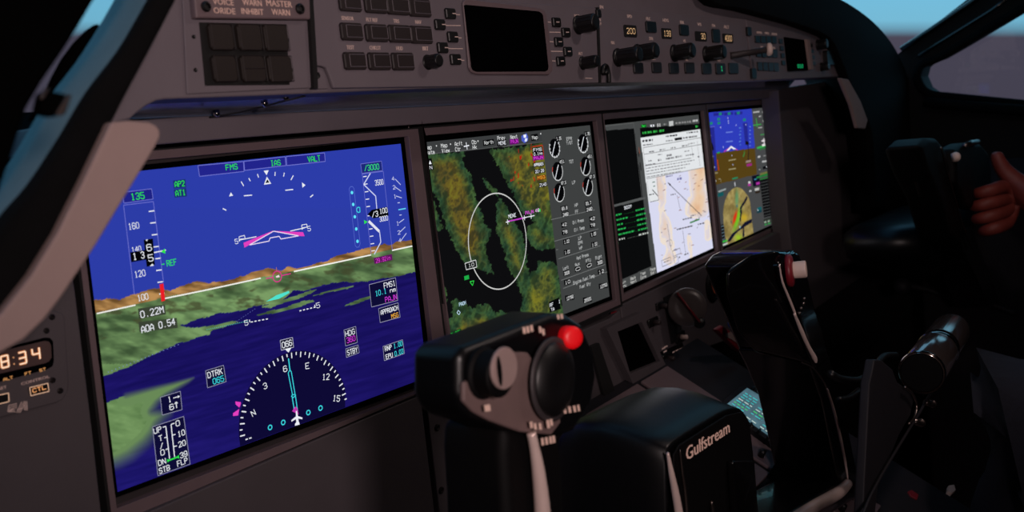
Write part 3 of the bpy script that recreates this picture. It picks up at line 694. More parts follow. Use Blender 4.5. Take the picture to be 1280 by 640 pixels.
poly(mb, pl, [(293.6, 501.8), (300.6, 502.6), (300.2, 506), (298.6, 509.4), (294, 505.4)], MG, .0005); poly(mb, pl, [(298.6, 511), (297.2, 519.2), (290.8, 520), (290.8, 516.4)], MG, .0005)
mb.build('compass_rose', 'glow', scr0, glow=True)
mb = MB()                                            # data boxes
def dbox(q, fill=(14, 12, 52), o=(150, 150, 176)): poly(mb, pl, q, fill); line(mb, pl, q, .7, o, close=True)
dbox([(256.6, 463.4), (279, 456.6), (282.2, 477), (259, 484.8)]); text(mb, pl, 'DTRK', 268.2, 466.4, 7.4, 19, WH, bold=.4); text(mb, pl, '065', 272.4, 474.8, 7.4, 14, CY, bold=.4)
mb.build('track_box', 'glow', scr0, glow=True); mb = MB()
dbox([(200, 496.6), (225, 489), (227.2, 512), (202.4, 518.8)]); text(mb, pl, '1', 211.5, 499, 7.2, 3, WH, bold=.4); line(mb, pl, [(216, 497.6), (223, 495.6)], 1.1, WH); poly(mb, pl, [(221.6, 494), (224.2, 495.2), (222, 497.6)], WH, .0006)
text(mb, pl, '6', 214, 508.6, 7.2, 5, WH, bold=.4); line(mb, pl, [(220.4, 510), (219.6, 502.6)], 1.1, WH); line(mb, pl, [(217.8, 505), (219.6, 502.4), (221.8, 504)], 1, WH)
mb.build('wind_box', 'glow', scr0, glow=True); mb = MB()
dbox([(190.2, 533.6), (229.2, 520.4), (237.2, 580), (197, 594.4)])
for s, x, y, wd in (('UP', 196.4, 537.6, 9.6), ('0', 221.6, 529, 4.6), ('10', 226, 541.4, 8.6), ('20', 227, 554.4, 8.8), ('39', 229, 568, 9), ('T', 200.2, 547.6, 4.4), ('/', 201.4, 557.2, 3.6), ('0', 202.6, 565.4, 4.6), ('DN', 202, 577.4, 9.4), ('STB', 205, 586.4, 13.4), ('FLP', 227.4, 577.4, 13)): text(mb, pl, s, x, y, 7, wd, WH, bold=.4)
line(mb, pl, [(203, 534), (206.8, 532.8), (211.6, 573.4)], 1.2, WH); line(mb, pl, [(205, 547.2), (208.4, 546.2)], 1.1, WH); line(mb, pl, [(206.6, 561.8), (210, 560.8)], 1.1, WH)
line(mb, pl, [(217.6, 529), (213.4, 530.4), (217.8, 571)], 1.2, WH); line(mb, pl, [(215.4, 543.8), (218.8, 542.8)], 1.1, WH); line(mb, pl, [(217, 558.2), (220.6, 557.2)], 1.1, WH)
line(mb, pl, [(208.4, 576), (222.8, 570.6)], 1.8, GN, .0006); poly(mb, pl, [(208, 573.6), (212, 574.6), (208.8, 577.8)], GN, .0007); poly(mb, pl, [(222.6, 568.4), (223.6, 573), (219.6, 571.8)], GN, .0007)
mb.build('flap_indicator', 'glow', scr0, glow=True); mb = MB()
dbox([(429.5, 412.6), (444.2, 408), (446.2, 428), (431.6, 432.4)]); text(mb, pl, 'HDG', 437, 415.8, 7, 12, WH, bold=.3); text(mb, pl, '360', 438.2, 424, 7, 10.8, (206, 60, 214), bold=.3)
mb.build('heading_box', 'glow', scr0, glow=True); mb = MB()
dbox([(431.8, 436), (447.2, 431.2), (448.6, 440.8), (432.6, 446.8)]); text(mb, pl, 'STBY', 440, 438.9, 6.8, 13.2, WH, bold=.3)
mb.build('standby_box', 'glow', scr0, glow=True); mb = MB()
dbox([(461, 355.8), (494, 347.2), (496.8, 375.4), (464, 383.8)]); text(mb, pl, 'FMS1', 486.4, 355.4, 7, 14.6, WH, bold=.3); text(mb, pl, '10.1', 475.6, 365.2, 6.8, 14, CY, bold=.3); text(mb, pl, 'nm', 490.4, 362.2, 5.6, 7, WH, bold=.3); text(mb, pl, 'PAJN', 488.2, 372.8, 6.8, 15, (206, 60, 214), bold=.3)
mb.build('navigation_box', 'glow', scr0, glow=True); mb = MB()
dbox([(472.8, 385.8), (497.2, 378.4), (499.8, 396.4), (474.8, 403.2)]); text(mb, pl, 'APPROACH', 486.2, 387.6, 6, 22.4, WH, bold=.3); text(mb, pl, 'MSG', 493, 394.4, 6, 8.8, AM, bold=.3)
mb.build('approach_box', 'glow', scr0, glow=True); mb = MB()
dbox([(478.3, 433), (502.8, 424.6), (505.2, 441.8), (480, 450.8)]); text(mb, pl, 'RNP', 484.8, 435, 5.8, 8.6, WH, bold=.3); text(mb, pl, '1.00', 497, 430.9, 6, 11, CY, bold=.3); text(mb, pl, 'EPU', 486, 444.8, 5.8, 8.6, WH, bold=.3); text(mb, pl, '0.03', 498.2, 440.4, 6, 11, CY, bold=.3)
mb.build('performance_box', 'glow', scr0, glow=True)

# --- second display: relief map and engine page
def c1(x, y): return (510 + x / 4.923, 150 + y / 4.923)
def c2(x, y): return (510 + x / 4.923, 270 + y / 4.923)
LAND = [
 [c1(100, 215), c1(350, 195), c1(335, 250), c1(350, 290), c1(385, 330), c1(400, 400), c1(425, 500), c1(450, 560), c1(470, 640), c2(520, 90), c2(505, 140), c2(480, 180), c2(480, 230), c2(495, 260), c2(525, 355), c2(480, 345), c2(430, 330), c2(390, 290), c2(350, 290), c2(320, 250), c2(295, 200), c2(270, 150), c2(245, 90), c1(215, 600), c1(190, 500), c1(150, 440), c1(130, 400)],
 [c1(140, 430), c1(200, 640), c2(215, 60), c2(205, 100), c2(165, 90), c2(140, 0), c1(120, 600)],
 [c1(495, 185), c1(700, 160), c1(850, 140), c2(915, 0), c2(915, 110), c2(870, 90), c2(740, 0), c1(700, 560), c1(660, 500), c1(640, 440), c1(600, 370), c1(560, 280)],
 [c2(740, 60), c2(800, 20), c2(880, 60), c2(915, 130), c2(905, 200), c2(850, 205), c2(820, 220), c2(770, 190), c2(725, 120)],
 [c1(560, 480), c1(600, 520), c1(640, 600), c2(650, 30), c2(700, 110), c2(720, 200), c2(735, 290), c2(740, 360), c2(705, 470), c2(690, 462), c2(660, 390), c2(625, 330), c2(600, 280), c2(600, 230), c2(575, 170), c2(545, 90), c2(540, 0), c1(540, 520)],
 [c1(460, 350), c1(500, 390), c1(550, 430), c1(560, 480), c1(520, 440), c1(480, 400)],
 [c2(800, 272), c2(840, 285), c2(890, 285), c2(925, 310), c2(960, 620), c2(720, 660), c2(700, 600), c2(700, 500), c2(720, 420), c2(745, 350), c2(790, 330)],
 [(565, 376), (572, 372), (580, 380), (588, 385), (596, 382), (612, 381), (616, 388), (619, 390), (628, 388), (637, 394), (641, 405), (646, 424), (556, 460), (556, 420), (561, 402), (566, 392)],
 [c2(150, 470), c2(240, 440), c2(230, 620), c2(190, 660), c2(160, 560)],
]
def ppg(y): return np.interp(y, [155, 400], [675.2, 705])      # left edge of the engine page
def tbar(x): return np.interp(x, [529, 678], [193.4, 177.6])
def paint1(x, y):
    c = np.tile(A3((13, 13, 15)), (len(x), 1)); jx = (fbm(x / 3, y / 3, 3) - .5) * 7; jy = (fbm(x / 3 + 50, y / 3, 3) - .5) * 7
    m = np.zeros(len(x), bool)
    for P in LAND: m |= inside(x + jx, y + jy, P)
    d = fbm(x / 5 + y / 16, y / 12 - x / 22, 4); e = fbm(x / 12 + 9, y / 22, 3)
    hi = np.clip(e * 1.9 +.25 + (x > 640) * (y < 260) * .55 + (x < 600) * (y < 300) * .25 + (x > 655) * (y > 335) * .25 - (y > 380) * (x < 650) * .5 - 1.05, 0, 1)
    # high ground away from the shores
    dist = np.full(len(x), 1e3)
    for P in LAND:
        for (ax_, ay_), (bx_, by_) in zip(P, P[1:] + P[:1]):
            vx_, vy_ = bx_ - ax_, by_ - ay_; tt_ = np.clip(((x + jx - ax_) * vx_ + (y + jy - ay_) * vy_) / (vx_ * vx_ + vy_ * vy_ + 1e-6), 0, 1)
            dist = np.minimum(dist, np.hypot(x + jx - ax_ - tt_ * vx_, y + jy - ay_ - tt_ * vy_))
    rid = 1 - np.abs(2 * fbm(x / 8 + y / 26, y / 11 - x / 30, 4) - 1); rid = np.clip((rid - .62) * 2.7, 0, 1)
    east = np.clip((x - 640) / 24, 0, 1) * (y < 280)
    dist = dist + east * 8 * (y < 250) - (y > 372) * (x < 650) * 6
    hi = np.clip((dist - 4) / 12, 0, .9) * np.clip(.45 + rid * .5 + (e - .5) * 1.2, 0, 1)
    g = mixc(np.tile(A3((38, 66, 46)), (len(x), 1)), np.tile(A3((62, 88, 48)), (len(x), 1)), np.clip(d * 2 - .5, 0, 1))
    g = g * (.72 + .4 * rid[:, None])
    b = mixc(np.tile(A3((92, 62, 30)), (len(x), 1)), np.tile(A3((128, 122, 36)), (len(x), 1)), np.clip(rid * .6 - .15 + (e - .5) * 1.5 + np.clip((x - 630) / 30, 0, 1) * .4 + (y > 340) * .25, 0, 1))
    L = mixc(g, b, hi)
    c[m] = L[m]
    r = m & (fbm(x / 4 + 11, y / 9, 3) > .74) & (x > 636) & (y < 245) & (x < 672); c[r] = (170, 30, 20)
    pg = x > ppg(y); c[pg] = (62, 64, 64)
    tb = (y < tbar(x)) & ~pg; c[tb] = (58, 60, 61)
    ed = (np.abs(y - tbar(x)) < .6) & ~pg; c[ed] = (86, 88, 88)
    ed = x < np.interp(y, [178, 449], [529, 561]) + 1.6; c[ed] = (88, 82, 84)
    return c
picture('screen', PL1, S1, 300, 300, paint1, D1); scr1 = bpy.data.objects['screen.001']
pl = PL1; mb = MB(); LG = (214, 216, 216); BK = (6, 6, 8)
arc(mb, pl, (622.8, 301.6), rad_px(pl, (622.8, 301.6), 59.2), 0, 360, 1.5, (206, 206, 204), n=72)
q = [(580.4, 329.2), (594, 325), (595.2, 333.8), (582, 337.2)]; poly(mb, pl, q, (20, 22, 22), .0006); line(mb, pl, q, 1, LG, .0008, close=True); text(mb, pl, '10', 588, 331.2, 4.4, 7, LG, h=.001)
for s, x, y, wd in (('Map', 535, 184.2, 8), ('Data', 537.4, 190.4, 10.6), ('Map', 554.6, 181.8, 8), ('View', 556.6, 188.2, 10), ('Acft', 572.6, 179.6, 9.6), ('Ctr', 572, 186.4, 7), ('Ob', 592, 177.6, 5.6), ('Hk', 592.8, 184, 5), ('Prev', 626, 172.4, 9.6), ('Next', 641.8, 171, 9)): text(mb, pl, s, x, y, 5, wd, LG, bold=.25)
for x, y in ((545, 182.4), (562.6, 180.2), (597, 176.4), (675.4, 167.2)): disc(mb, pl, (x, y), rad_px(pl, (x, y), 1.1), LG, .0005, 8)
line(mb, pl, [(582.2, 178), (583.6, 187)], 1.1, WH); line(mb, pl, [(579.4, 183.2), (586, 181.8)], 1.4, WH)
for q, s, col in (([(603, 175.4), (616.6, 173.6), (617.4, 180.4), (603.8, 182.6)], 'North', LG), ([(621, 175.4), (632.4, 174.2), (633.2, 181.8), (621.6, 183.4)], 'MENE', WH), ([(636.4, 174), (647.4, 172.4), (648.2, 179.6), (637, 181.2)], 'PAJN', (214, 60, 220)), ([(663.2, 168.4), (671.6, 167), (672.4, 175), (663.8, 176.4)], 'Map', LG)):
    poly(mb, pl, q, BK if col != (214, 60, 220) else (96, 14, 100), .0004); c = np.mean(q, 0); text(mb, pl, s, c[0], c[1], 4.4, (q[1][0] - q[0][0]) * .84, col, h=.0008)
for q, col in (([(651, 170), (657.4, 166.6), (659.6, 171), (659.2, 176), (655, 179), (651.4, 176)], (74, 92, 196)), ([(653.4, 168.6), (657, 168.2), (656.8, 172), (654, 172.4)], (240, 244, 255)), ([(655.6, 172.6), (658.6, 173.2), (657.6, 177), (655, 177)], (226, 232, 255))): poly(mb, pl, q, col, .0006 if col[0] < 100 else .0008)
poly(mb, pl, [(533.4, 199), (539, 198), (541.2, 212), (535.4, 213)], BK, .0005); poly(mb, pl, [(535, 205.6), (538.8, 205), (536.6, 200.4)], WH, .0008); text(mb, pl, 'N', 537.8, 209.4, 4.4, 3, WH, h=.0008)
for x, y, wd, s, bgc, col in ((671, 187, 13, 'FMS', BK, WH), (671.8, 191.8, 13, '0.1nm', BK, WH), (672.2, 197, 13.6, 'PAJN', (120, 16, 124), (230, 80, 230)), (672.6, 205.4, 14, 'APPROACH', BK, WH), (673.8, 213.6, 13.4, '20:26', BK, WH), (675.8, 221.6, 11, 'MSG', (120, 50, 20), (235, 170, 50)), (678, 230.6, 10, '2140', BK, WH)):
    poly(mb, pl, rectpx if False else [(x - wd / 2, y - 2.4 + .8), (x + wd / 2, y - 2.4 - .8), (x + wd / 2 + .5, y + 3 - .8), (x - wd / 2 + .5, y + 3 + .8)], bgc, .0005); text(mb, pl, s, x, y + .2, 3.8, wd * .86, col, h=.0008)
line(mb, pl, [(665, 183.4), (677.6, 181.6), (678.6, 189), (679.4, 199)], 1, (200, 30, 24), .0005)
line(mb, pl, [(633.4, 277), (655, 272.2)], 1.6, (196, 60, 200), .0006); text(mb, pl, 'MENE', 639.4, 269.6, 4.6, 9.6, WH, h=.0008, bold=.2)
text(mb, pl, 'PAJN', 661, 265.4, 4.4, 10.6, (220, 70, 220), h=.0008, bold=.2); text(mb, pl, '48', 670.6, 263, 4.4, 5, (240, 190, 240), h=.0008); poly(mb, pl, [(671.6, 262), (674.6, 260.6), (675, 264.4), (672, 265)], (60, 210, 90), .0007)
for x, y in ((633.6, 277.4), (654.6, 272.2), (663, 270.4)):
    line(mb, pl, [(x - 2.2, y + .4), (x + 2.2, y - .4)], 1.2, WH, .0009); line(mb, pl, [(x - .2, y - 3), (x + .3, y + 3)], 1.2, WH, .0009)
line(mb, pl, [(655, 272), (667.6, 269.4)], 1, WH, .0006)
poly(mb, pl, [(579.6, 345.4), (585.4, 343.6), (586, 348.6), (580.2, 350.4)], (30, 170, 70), .0005); line(mb, pl, [(587, 352), (592, 351), (590.2, 357), (587, 352)], 1, GN)
text(mb, pl, 'PAOH', 577.6, 379.4, 4.6, 8.6, (190, 220, 240), bold=.2); line(mb, pl, [(572.4, 388), (575, 390.6), (573.2, 393.4), (570.8, 390.8), (572.4, 388)], 1, (190, 220, 240))
poly(mb, pl, [(559.8, 417.4), (575.6, 410.6), (576.6, 416.4), (561.2, 423)], (4, 46, 14), .0004); text(mb, pl, 'WX-OFF', 568.2, 417, 4.8, 13.4, GN, bold=.3)
poly(mb, pl, [(561.6, 427), (571, 424), (571.8, 430.4), (562.4, 434)], BK, .0004); line(mb, pl, [(563.8, 427.4), (564.4, 431)], 1.5, WH)
poly(mb, pl, [(685.4, 377.6), (698.6, 371.6), (700.6, 386), (687, 391)], BK, .0004); text(mb, pl, 'RF', 688.6, 381, 4.4, 4.4, WH, h=.0008); text(mb, pl, '1', 698.4, 376.8, 4.6, 2, WH, h=.0008); text(mb, pl, 'TA', 690, 386.6, 4, 4, WH, h=.0008)
mb.build('map_symbols', 'glow', scr1, glow=True)
mb = MB()
def gauge(cx, cy, r, need, val, ticks):
    rp = rad_px(pl, (cx, cy), r); disc(mb, pl, (cx, cy), rp, BK, .0003, 28); arc(mb, pl, (cx, cy), rp, 60, 270, 1.1, (210, 212, 212)); arc(mb, pl, (cx, cy), rp, 270, 300, 1.2, (190, 60, 50) if not ticks else (210, 212, 212))
    if ticks:
        for k in range(60, 320, 26):
            e = pl.u * sin(radians(k)) + pl.v * cos(radians(k)); Cc = pl.at(cx, cy); line(mb, pl, [tuple(proj(Cc + e * rp * .84)), tuple(proj(Cc + e * rp * 1.1))], .9, WH, .0006)
    line(mb, pl, [(cx + .8, cy - r * .7), (cx - r * .26, cy + r * .8)], 1.3, WH, .0006)
    poly(mb, pl, [(cx + 1, cy - r * 1.25), (cx + 8, cy - r * 1.33), (cx + 8.4, cy - r * .78), (cx + 1.6, cy - r * .7)], BK, .0007); text(mb, pl, val, cx + 4.8, cy - r * 1.02, 4, 6, LG, h=.001)
for x, y, v, tk in ((692.8, 185, '1.35', 1), (696.6, 214, '451', 0), (698.8, 240.4, '87.5', 0), (728.4, 179.2, '1.35', 1), (731.6, 207.6, '451', 0), (734.4, 232.8, '87.3', 0)): gauge(x, y, 11.6, 0, v, tk)
for s, x, y, wd in (('EPR', 711, 173.4, 7), ('T/GT', 711.4, 178.6, 8), ('TGT', 713.6, 202, 5.6), ('LP', 716.6, 228, 4), ('HP', 719.8, 256.4, 4), ('FF', 720.4, 264.6, 3.6), ('Oil Press', 722.4, 276.6, 14.4), ('Oil Temp', 723.8, 286, 13.4), ('LP', 724.4, 297.4, 3.8), ('EPR', 725, 303.4, 5.4), ('HP', 725.6, 310, 3.8), ('Hyd Press', 727.8, 320.4, 15.4), ('Left', 706.8, 334.8, 7), ('Aux', 721.2, 330.2, 5.6), ('PTU', 735, 325.6, 6), ('Right', 747.8, 321.4, 8.2), ('Engine Fuel Temp', 729.6, 349, 28), ('Fuel Qty', 731, 356.4, 14)): text(mb, pl, s, x, y, 4, wd, (190, 192, 192))
for s, x, y, wd in (('83.8', 704.6, 260.4, 8.6), ('83.7', 734.6, 254, 8.6), ('2480', 706, 268, 8.6), ('2480', 735.8, 261.6, 8.6), ('42', 704.4, 280.8, 7), ('42', 739.6, 273.4, 7), ('78', 705.2, 290, 7), ('78', 740, 281.4, 7), ('1.02', 707.4, 302, 8), ('1.02', 741, 292.6, 8), ('1.02', 708.2, 315, 8), ('1.02', 742.4, 305.4, 8), ('3000', 707.6, 341.2, 8), ('0', 721.4, 336.2, 7), ('0', 735.6, 331.6, 7), ('3000', 749, 328, 8), ('10', 708.4, 352.6, 8), ('12', 750.6, 339.6, 8), ('12750', 711.4, 372, 11), ('25500', 733.6, 374.6, 11), ('12750', 753.4, 357.2, 11)):
    poly(mb, pl, [(x - wd / 2, y - 2.4), (x + wd / 2, y - 4), (x + wd / 2 + .6, y + 2.4), (x - wd / 2 + .6, y + 4.2)], BK, .0004); text(mb, pl, s, x + .3, y, 4, wd * .8, (225, 226, 226), h=.0008)
for a, b in (((688.6, 274.6), (743, 262.2)), ((692.6, 301.6), (747.8, 286)), ((695, 312.4), (697.2, 311.8)), ((697.6, 323.6), (750.2, 307)), ((701, 350.4), (756, 330.6)), ((703.6, 360.6), (758.4, 340))): line(mb, pl, [a, b], .8, (112, 114, 114), .0004)
mb.build('engine_page', 'glow', scr1, glow=True)

# --- third display: checklist and approach chart
def d1(x, y): return (740 + x / 4.923, 120 + y / 4.923)
def d2(x, y): return (740 + x / 4.923, 240 + y / 4.923)
CH = [(800.6, 172.2), (873.8, 161.8), (891.3, 310), (821.6, 340.2)]
def paint2(x, y):
    c = np.tile(A3((10, 11, 12)), (len(x), 1))
    m = inside(x, y, [(751, 150), (880, 140), (880, 154), (758, 163)]) & (y < np.interp(x, [796, 874], [165, 155.6])); m |= inside(x, y, [(791.6, 150), (798.5, 150), (821.6, 340), (815.5, 342.5)]); m |= x < np.interp(y, [157, 362], [753.2, 776.2]); m |= y > np.interp(x, [774, 818], [350.6, 331.4]); m |= y < np.interp(x, [752, 792], [158.2, 154])
    c[m] = (70, 72, 72)
    ln = (np.abs(y - np.interp(x, [764, 806], [258.6, 247.6])) < 1.3) & (x < 807); c[ln] = (84, 86, 86)
    ch = inside(x, y, [(CH[0][0], CH[0][1]), (876, 161.4), (894, 312), (821.6, 341)])
    wl = A3((226, 229, 232)); c[ch] = wl
    yy = np.interp(x, [808, 879], [223.6, 209.4]); low = ch & (y > yy); 
    lo = np.interp(y, [222, 250], [820, 823])
    low &= ~((x < lo) & (y < 252))
    v = fbm(x / 16 + 3, y / 26 + 6, 4); r = np.exp(-((x - 874 + (y - 225) * .1) ** 2 / 120 + (np.maximum(y - 262, 0)) ** 2 / 60)) * .9 + np.exp(-((x - 824 - (y - 230) * .14) ** 2 / 46 + (np.maximum(y - 322, 0)) ** 2 / 60)) * .62 + np.exp(-((x - 884) ** 2 / 30 + (y - 290) ** 2 / 160)) * .5 + np.exp(-((x - 862 - (y - 300) * .1) ** 2 / 14 + (y - 308) ** 2 / 200)) * .42
    tt = np.clip((v - .5) * .8 * (r > .12) + r * .72 - .12, 0, 1)
    col = mixc(np.tile(A3((216, 217, 240)), (len(x), 1)), np.tile(A3((232, 200, 168)), (len(x), 1)), np.clip(tt * 2.2, 0, 1)); col = mixc(col, np.tile(A3((214, 148, 104)), (len(x), 1)), np.clip(tt * 1.6 - .75, 0, .7))
    pale = (tt > .01) & (tt < .12); col[pale] = (236, 222, 208)
    c[low] = col[low]
    return c
picture('screen', PL2, S2, 240, 300, paint2, D2); scr2 = bpy.data.objects['screen.002']
pl = PL2; mb = MB(); DK = (50, 50, 56); rnd = random.Random(5)
def scr(x, y0, n, sy, wd, col, hh=.0005, lw=1.1):      # a row of tiny print too small to read
    x0 = x
    while x0 < x + n:
        L = rnd.uniform(1, 3.4) * wd; line(mb, pl, [(x0, y0 + (x0 - x) * sy), (min(x0 + L, x + n), y0 + (min(x0 + L, x + n) - x) * sy)], lw, col, hh); x0 += L + rnd.uniform(.5, 1.4)
scr(802.5, 176.5, 13, -.12, 1, DK, lw=2.6); scr(803.2, 181.6, 12, -.12, 1, (100, 100, 104), lw=1.4); scr(832, 170.6, 14, -.12, 1, DK, lw=2); scr(858, 166.2, 14, -.12, 1, DK, lw=1.6)
poly(mb, pl, [(842.6, 172.8), (851.8, 171.2), (852.4, 174.4), (843.2, 176)], (30, 30, 34), .0005); scr(853.6, 172.6, 18, -.14, 1, DK, lw=1.8); scr(832, 176.4, 9, -.12, 1, (110, 110, 114), lw=1.4)
for a, b in (((803.6, 184.6), (876, 172)), ((804.4, 193), (877, 180.4)), ((806.6, 207.4), (864, 197.6)), ((808, 223.6), (879, 209.4)), ((864, 182), (866, 197)), ((871, 176), (874.6, 208)), ((803.4, 184), (808, 223))): line(mb, pl, [a, b], .7, (120, 120, 124), .0005)
for x, y, n, l in ((811, 190, 6, 1.4), (824, 187.6, 7, 1.4), (838, 185.2, 6, 1.4), (852, 182.6, 8, 1.4), (860, 180, 8, 1), (810, 201.4, 4, 1.4), (822, 200.4, 4, 2.2), (833, 194.6, 6, 2.4), (832, 198.6, 10, 2), (844, 196.4, 8, 2.2), (855, 189.4, 6, 1), (857, 194.4, 10, 1.6), (822, 193.6, 5, 1), (806.6, 206.6, 12, 1.4), (871.6, 196, 3, 1.4)): scr(x, y, n, -.16, 1, (84, 84, 90), lw=l)
for k in range(4): scr(807.4 + k * .4, 210.6 + k * 3.6, 60 - k * 6, -.175, 1.2, (120, 120, 126), lw=1.1)
line(mb, pl, [(821, 223), (823, 250), (812.4, 252.6)], .8, (110, 110, 116)); line(mb, pl, [(808.6, 226), (812, 252)], .6, (150, 150, 150)); scr(815, 228, 4, -.2, 1, (90, 120, 110), lw=1.2); scr(816, 233, 3, -.2, 1, (90, 120, 110), lw=1.2); line(mb, pl, [(815, 237), (822, 245)], 1.4, DK); scr(811, 243.6, 7, -.2, 1, DK, lw=1.2)
line(mb, pl, [(834.6, 228.6), (877, 270)], 1, (52, 52, 62)); poly(mb, pl, [(834, 227.6), (838.4, 230.6), (837, 232.6)], DK, .0005); line(mb, pl, [(833.6, 280), (839, 313)], .8, (90, 90, 100)); line(mb, pl, [(853, 288), (857, 318)], 1.0, (110, 110, 130)); line(mb, pl, [(846, 244), (850, 262)], .9, (110, 110, 130))
scr(832, 221, 9, -.2, 1, (110, 110, 150), lw=1.4); scr(846, 224, 6, -.2, 1, (120, 120, 170), lw=3); scr(838, 243.6, 6, -.2, 1, DK, lw=1.4); scr(845.6, 287, 20, -.24, 1, DK, lw=1.6); scr(853, 274.6, 12, -.24, 1, DK, lw=1.4); scr(863, 270, 6, -.24, 1, DK, lw=1.2); scr(872, 280.6, 8, -.24, 1, DK, lw=1.6)
line(mb, pl, [(862, 278.6), (874, 274)], 2, (50, 130, 70)); arc(mb, pl, (873.6, 269), rad_px(pl, (873.6, 269), 3.4), 0, 360, .8, (130, 120, 150), n=16); arc(mb, pl, (838, 303.6), rad_px(pl, (838, 303.6), 4), 0, 360, .7, (120, 120, 130), n=16)
for q in ([(826.4, 326), (837.6, 321.4), (838.6, 328.8), (827.6, 333.4)], [(840, 314), (849.6, 310), (850.6, 316.6), (841.2, 320.6)], [(841.6, 322.6), (846.6, 320.4), (848, 327.4), (843.6, 330.4)]): line(mb, pl, q, .7, (110, 110, 120), close=True)
scr(829.4, 328, 7, -.4, 1, DK, lw=1.2); scr(848, 322, 3, -.4, 1, DK, lw=1.6); scr(855, 318.6, 5, -.4, 1, DK, lw=1.4)
for k in range(46):
    x = rnd.uniform(824, 886); y = rnd.uniform(214, 320)
    if inside(np.array([x]), np.array([y]), [(823, 226), (879, 213), (889, 306), (824, 332)])[0]: line(mb, pl, [(x, y), (x + rnd.uniform(1.5, 3.6), y - rnd.uniform(.4, 2))], .8, rnd.choice([(150, 120, 110), (120, 110, 130), (150, 90, 70)]))
mb.build('approach_chart', 'glow', scr2, glow=True)
mb = MB()
text(mb, pl, 'BOOM', 784.4, 258.8, 3.8, 9, WH, bold=.2)
rows = ['A/C', 'Fuel Bal', 'Flaps', 'V1 Chk', 'Landing Lights', 'Final']
for k in range(6):
    x0 = 769.4 + k * .8; x1 = 806 + k * .8; y0 = 269 + k * 6.1; sl = -.24
    col = (40, 170, 80) if k < 5 else (190, 196, 190)
    x = x0; 
    scr(x0, y0, [7, 14, 7, 10, 20, 8][k], sl, 1, col, lw=2.0); scr(x0 + [10, 17, 10, 13, 22, 11][k], y0 - .24 * [10, 17, 10, 13, 22, 11][k] + 1, 36 - [10, 17, 10, 13, 22, 11][k] - 10, sl, .3, tuple(int(v * .5) for v in col), lw=.7)
    scr(x1 - 12, y0 + sl * 24, 12, sl, 1, col, lw=2.0)
    if k < 5: line(mb, pl, [(765.6 + k * .8, y0 - 2), (767 + k * .8, y0 + 4)], 1.6, (30, 130, 70))
line(mb, pl, [(768.6, 303.4), (771.4, 300), (772.4, 304), (770.4, 307.6), (768.8, 304)], 1.1, (48, 200, 90))
for k, (a, b) in enumerate((('Main', 'Menu'), ('Back', 'Next'), ('Item', 'Done'), ('Page', 'Sel'))):
    x = 778.4 + k * 12.4; y = 353 - k * 5.6; text(mb, pl, a, x, y, 3.6, 6.6, (200, 200, 196)); text(mb, pl, b, x + .6, y + 4.4, 3.6, 7.2, (200, 200, 196)) 
q = [(756, 157.6), (791.6, 153.8), (802, 247), (765, 257)]; line(mb, pl, q, .7, (92, 94, 94), close=True)
for x, y, wd, hh, col in ((804, 157.4, 6.6, 4, (6, 60, 22)), (838.4, 154.4, 5.4, 6, (190, 192, 192))): poly(mb, pl, [(x - wd / 2, y - hh / 2 + .4), (x + wd / 2, y - hh / 2 - .4), (x + wd / 2 + .4, y + hh / 2 - .4), (x - wd / 2 + .4, y + hh / 2 + .4)], col, .0004)
text(mb, pl, 'Chart', 804, 157.4, 2.6, 5.2, GN, h=.0008); scr(812.6, 157.4, 5, -.1, 1, WH, lw=2.6); scr(821, 156.6, 4, -.1, 1, (180, 180, 180), lw=4); scr(829, 155.6, 4, -.1, 1, (130, 130, 130), lw=2); scr(844, 154, 20, -.1, 1, (140, 140, 140), lw=2); scr(865.6, 151.2, 6, -.1, 1, (210, 210, 210), lw=2.4)
for x, n in ((802.6, 5), (809, 5), (816, 5), (823.6, 6), (869, 3)): scr(x, 166.4 - (x - 802) * .12, n, -.12, 1, (50, 170, 70), lw=2.6)
line(mb, pl, [(798.2, 184), (799.2, 192)], 1.2, (150, 70, 40)); line(mb, pl, [(799.6, 203), (801, 213)], 2.2, (20, 20, 20)); line(mb, pl, [(797.8, 190), (798.4, 196)], 2, (14, 14, 14))
mb.build('checklist', 'glow', scr2, glow=True)

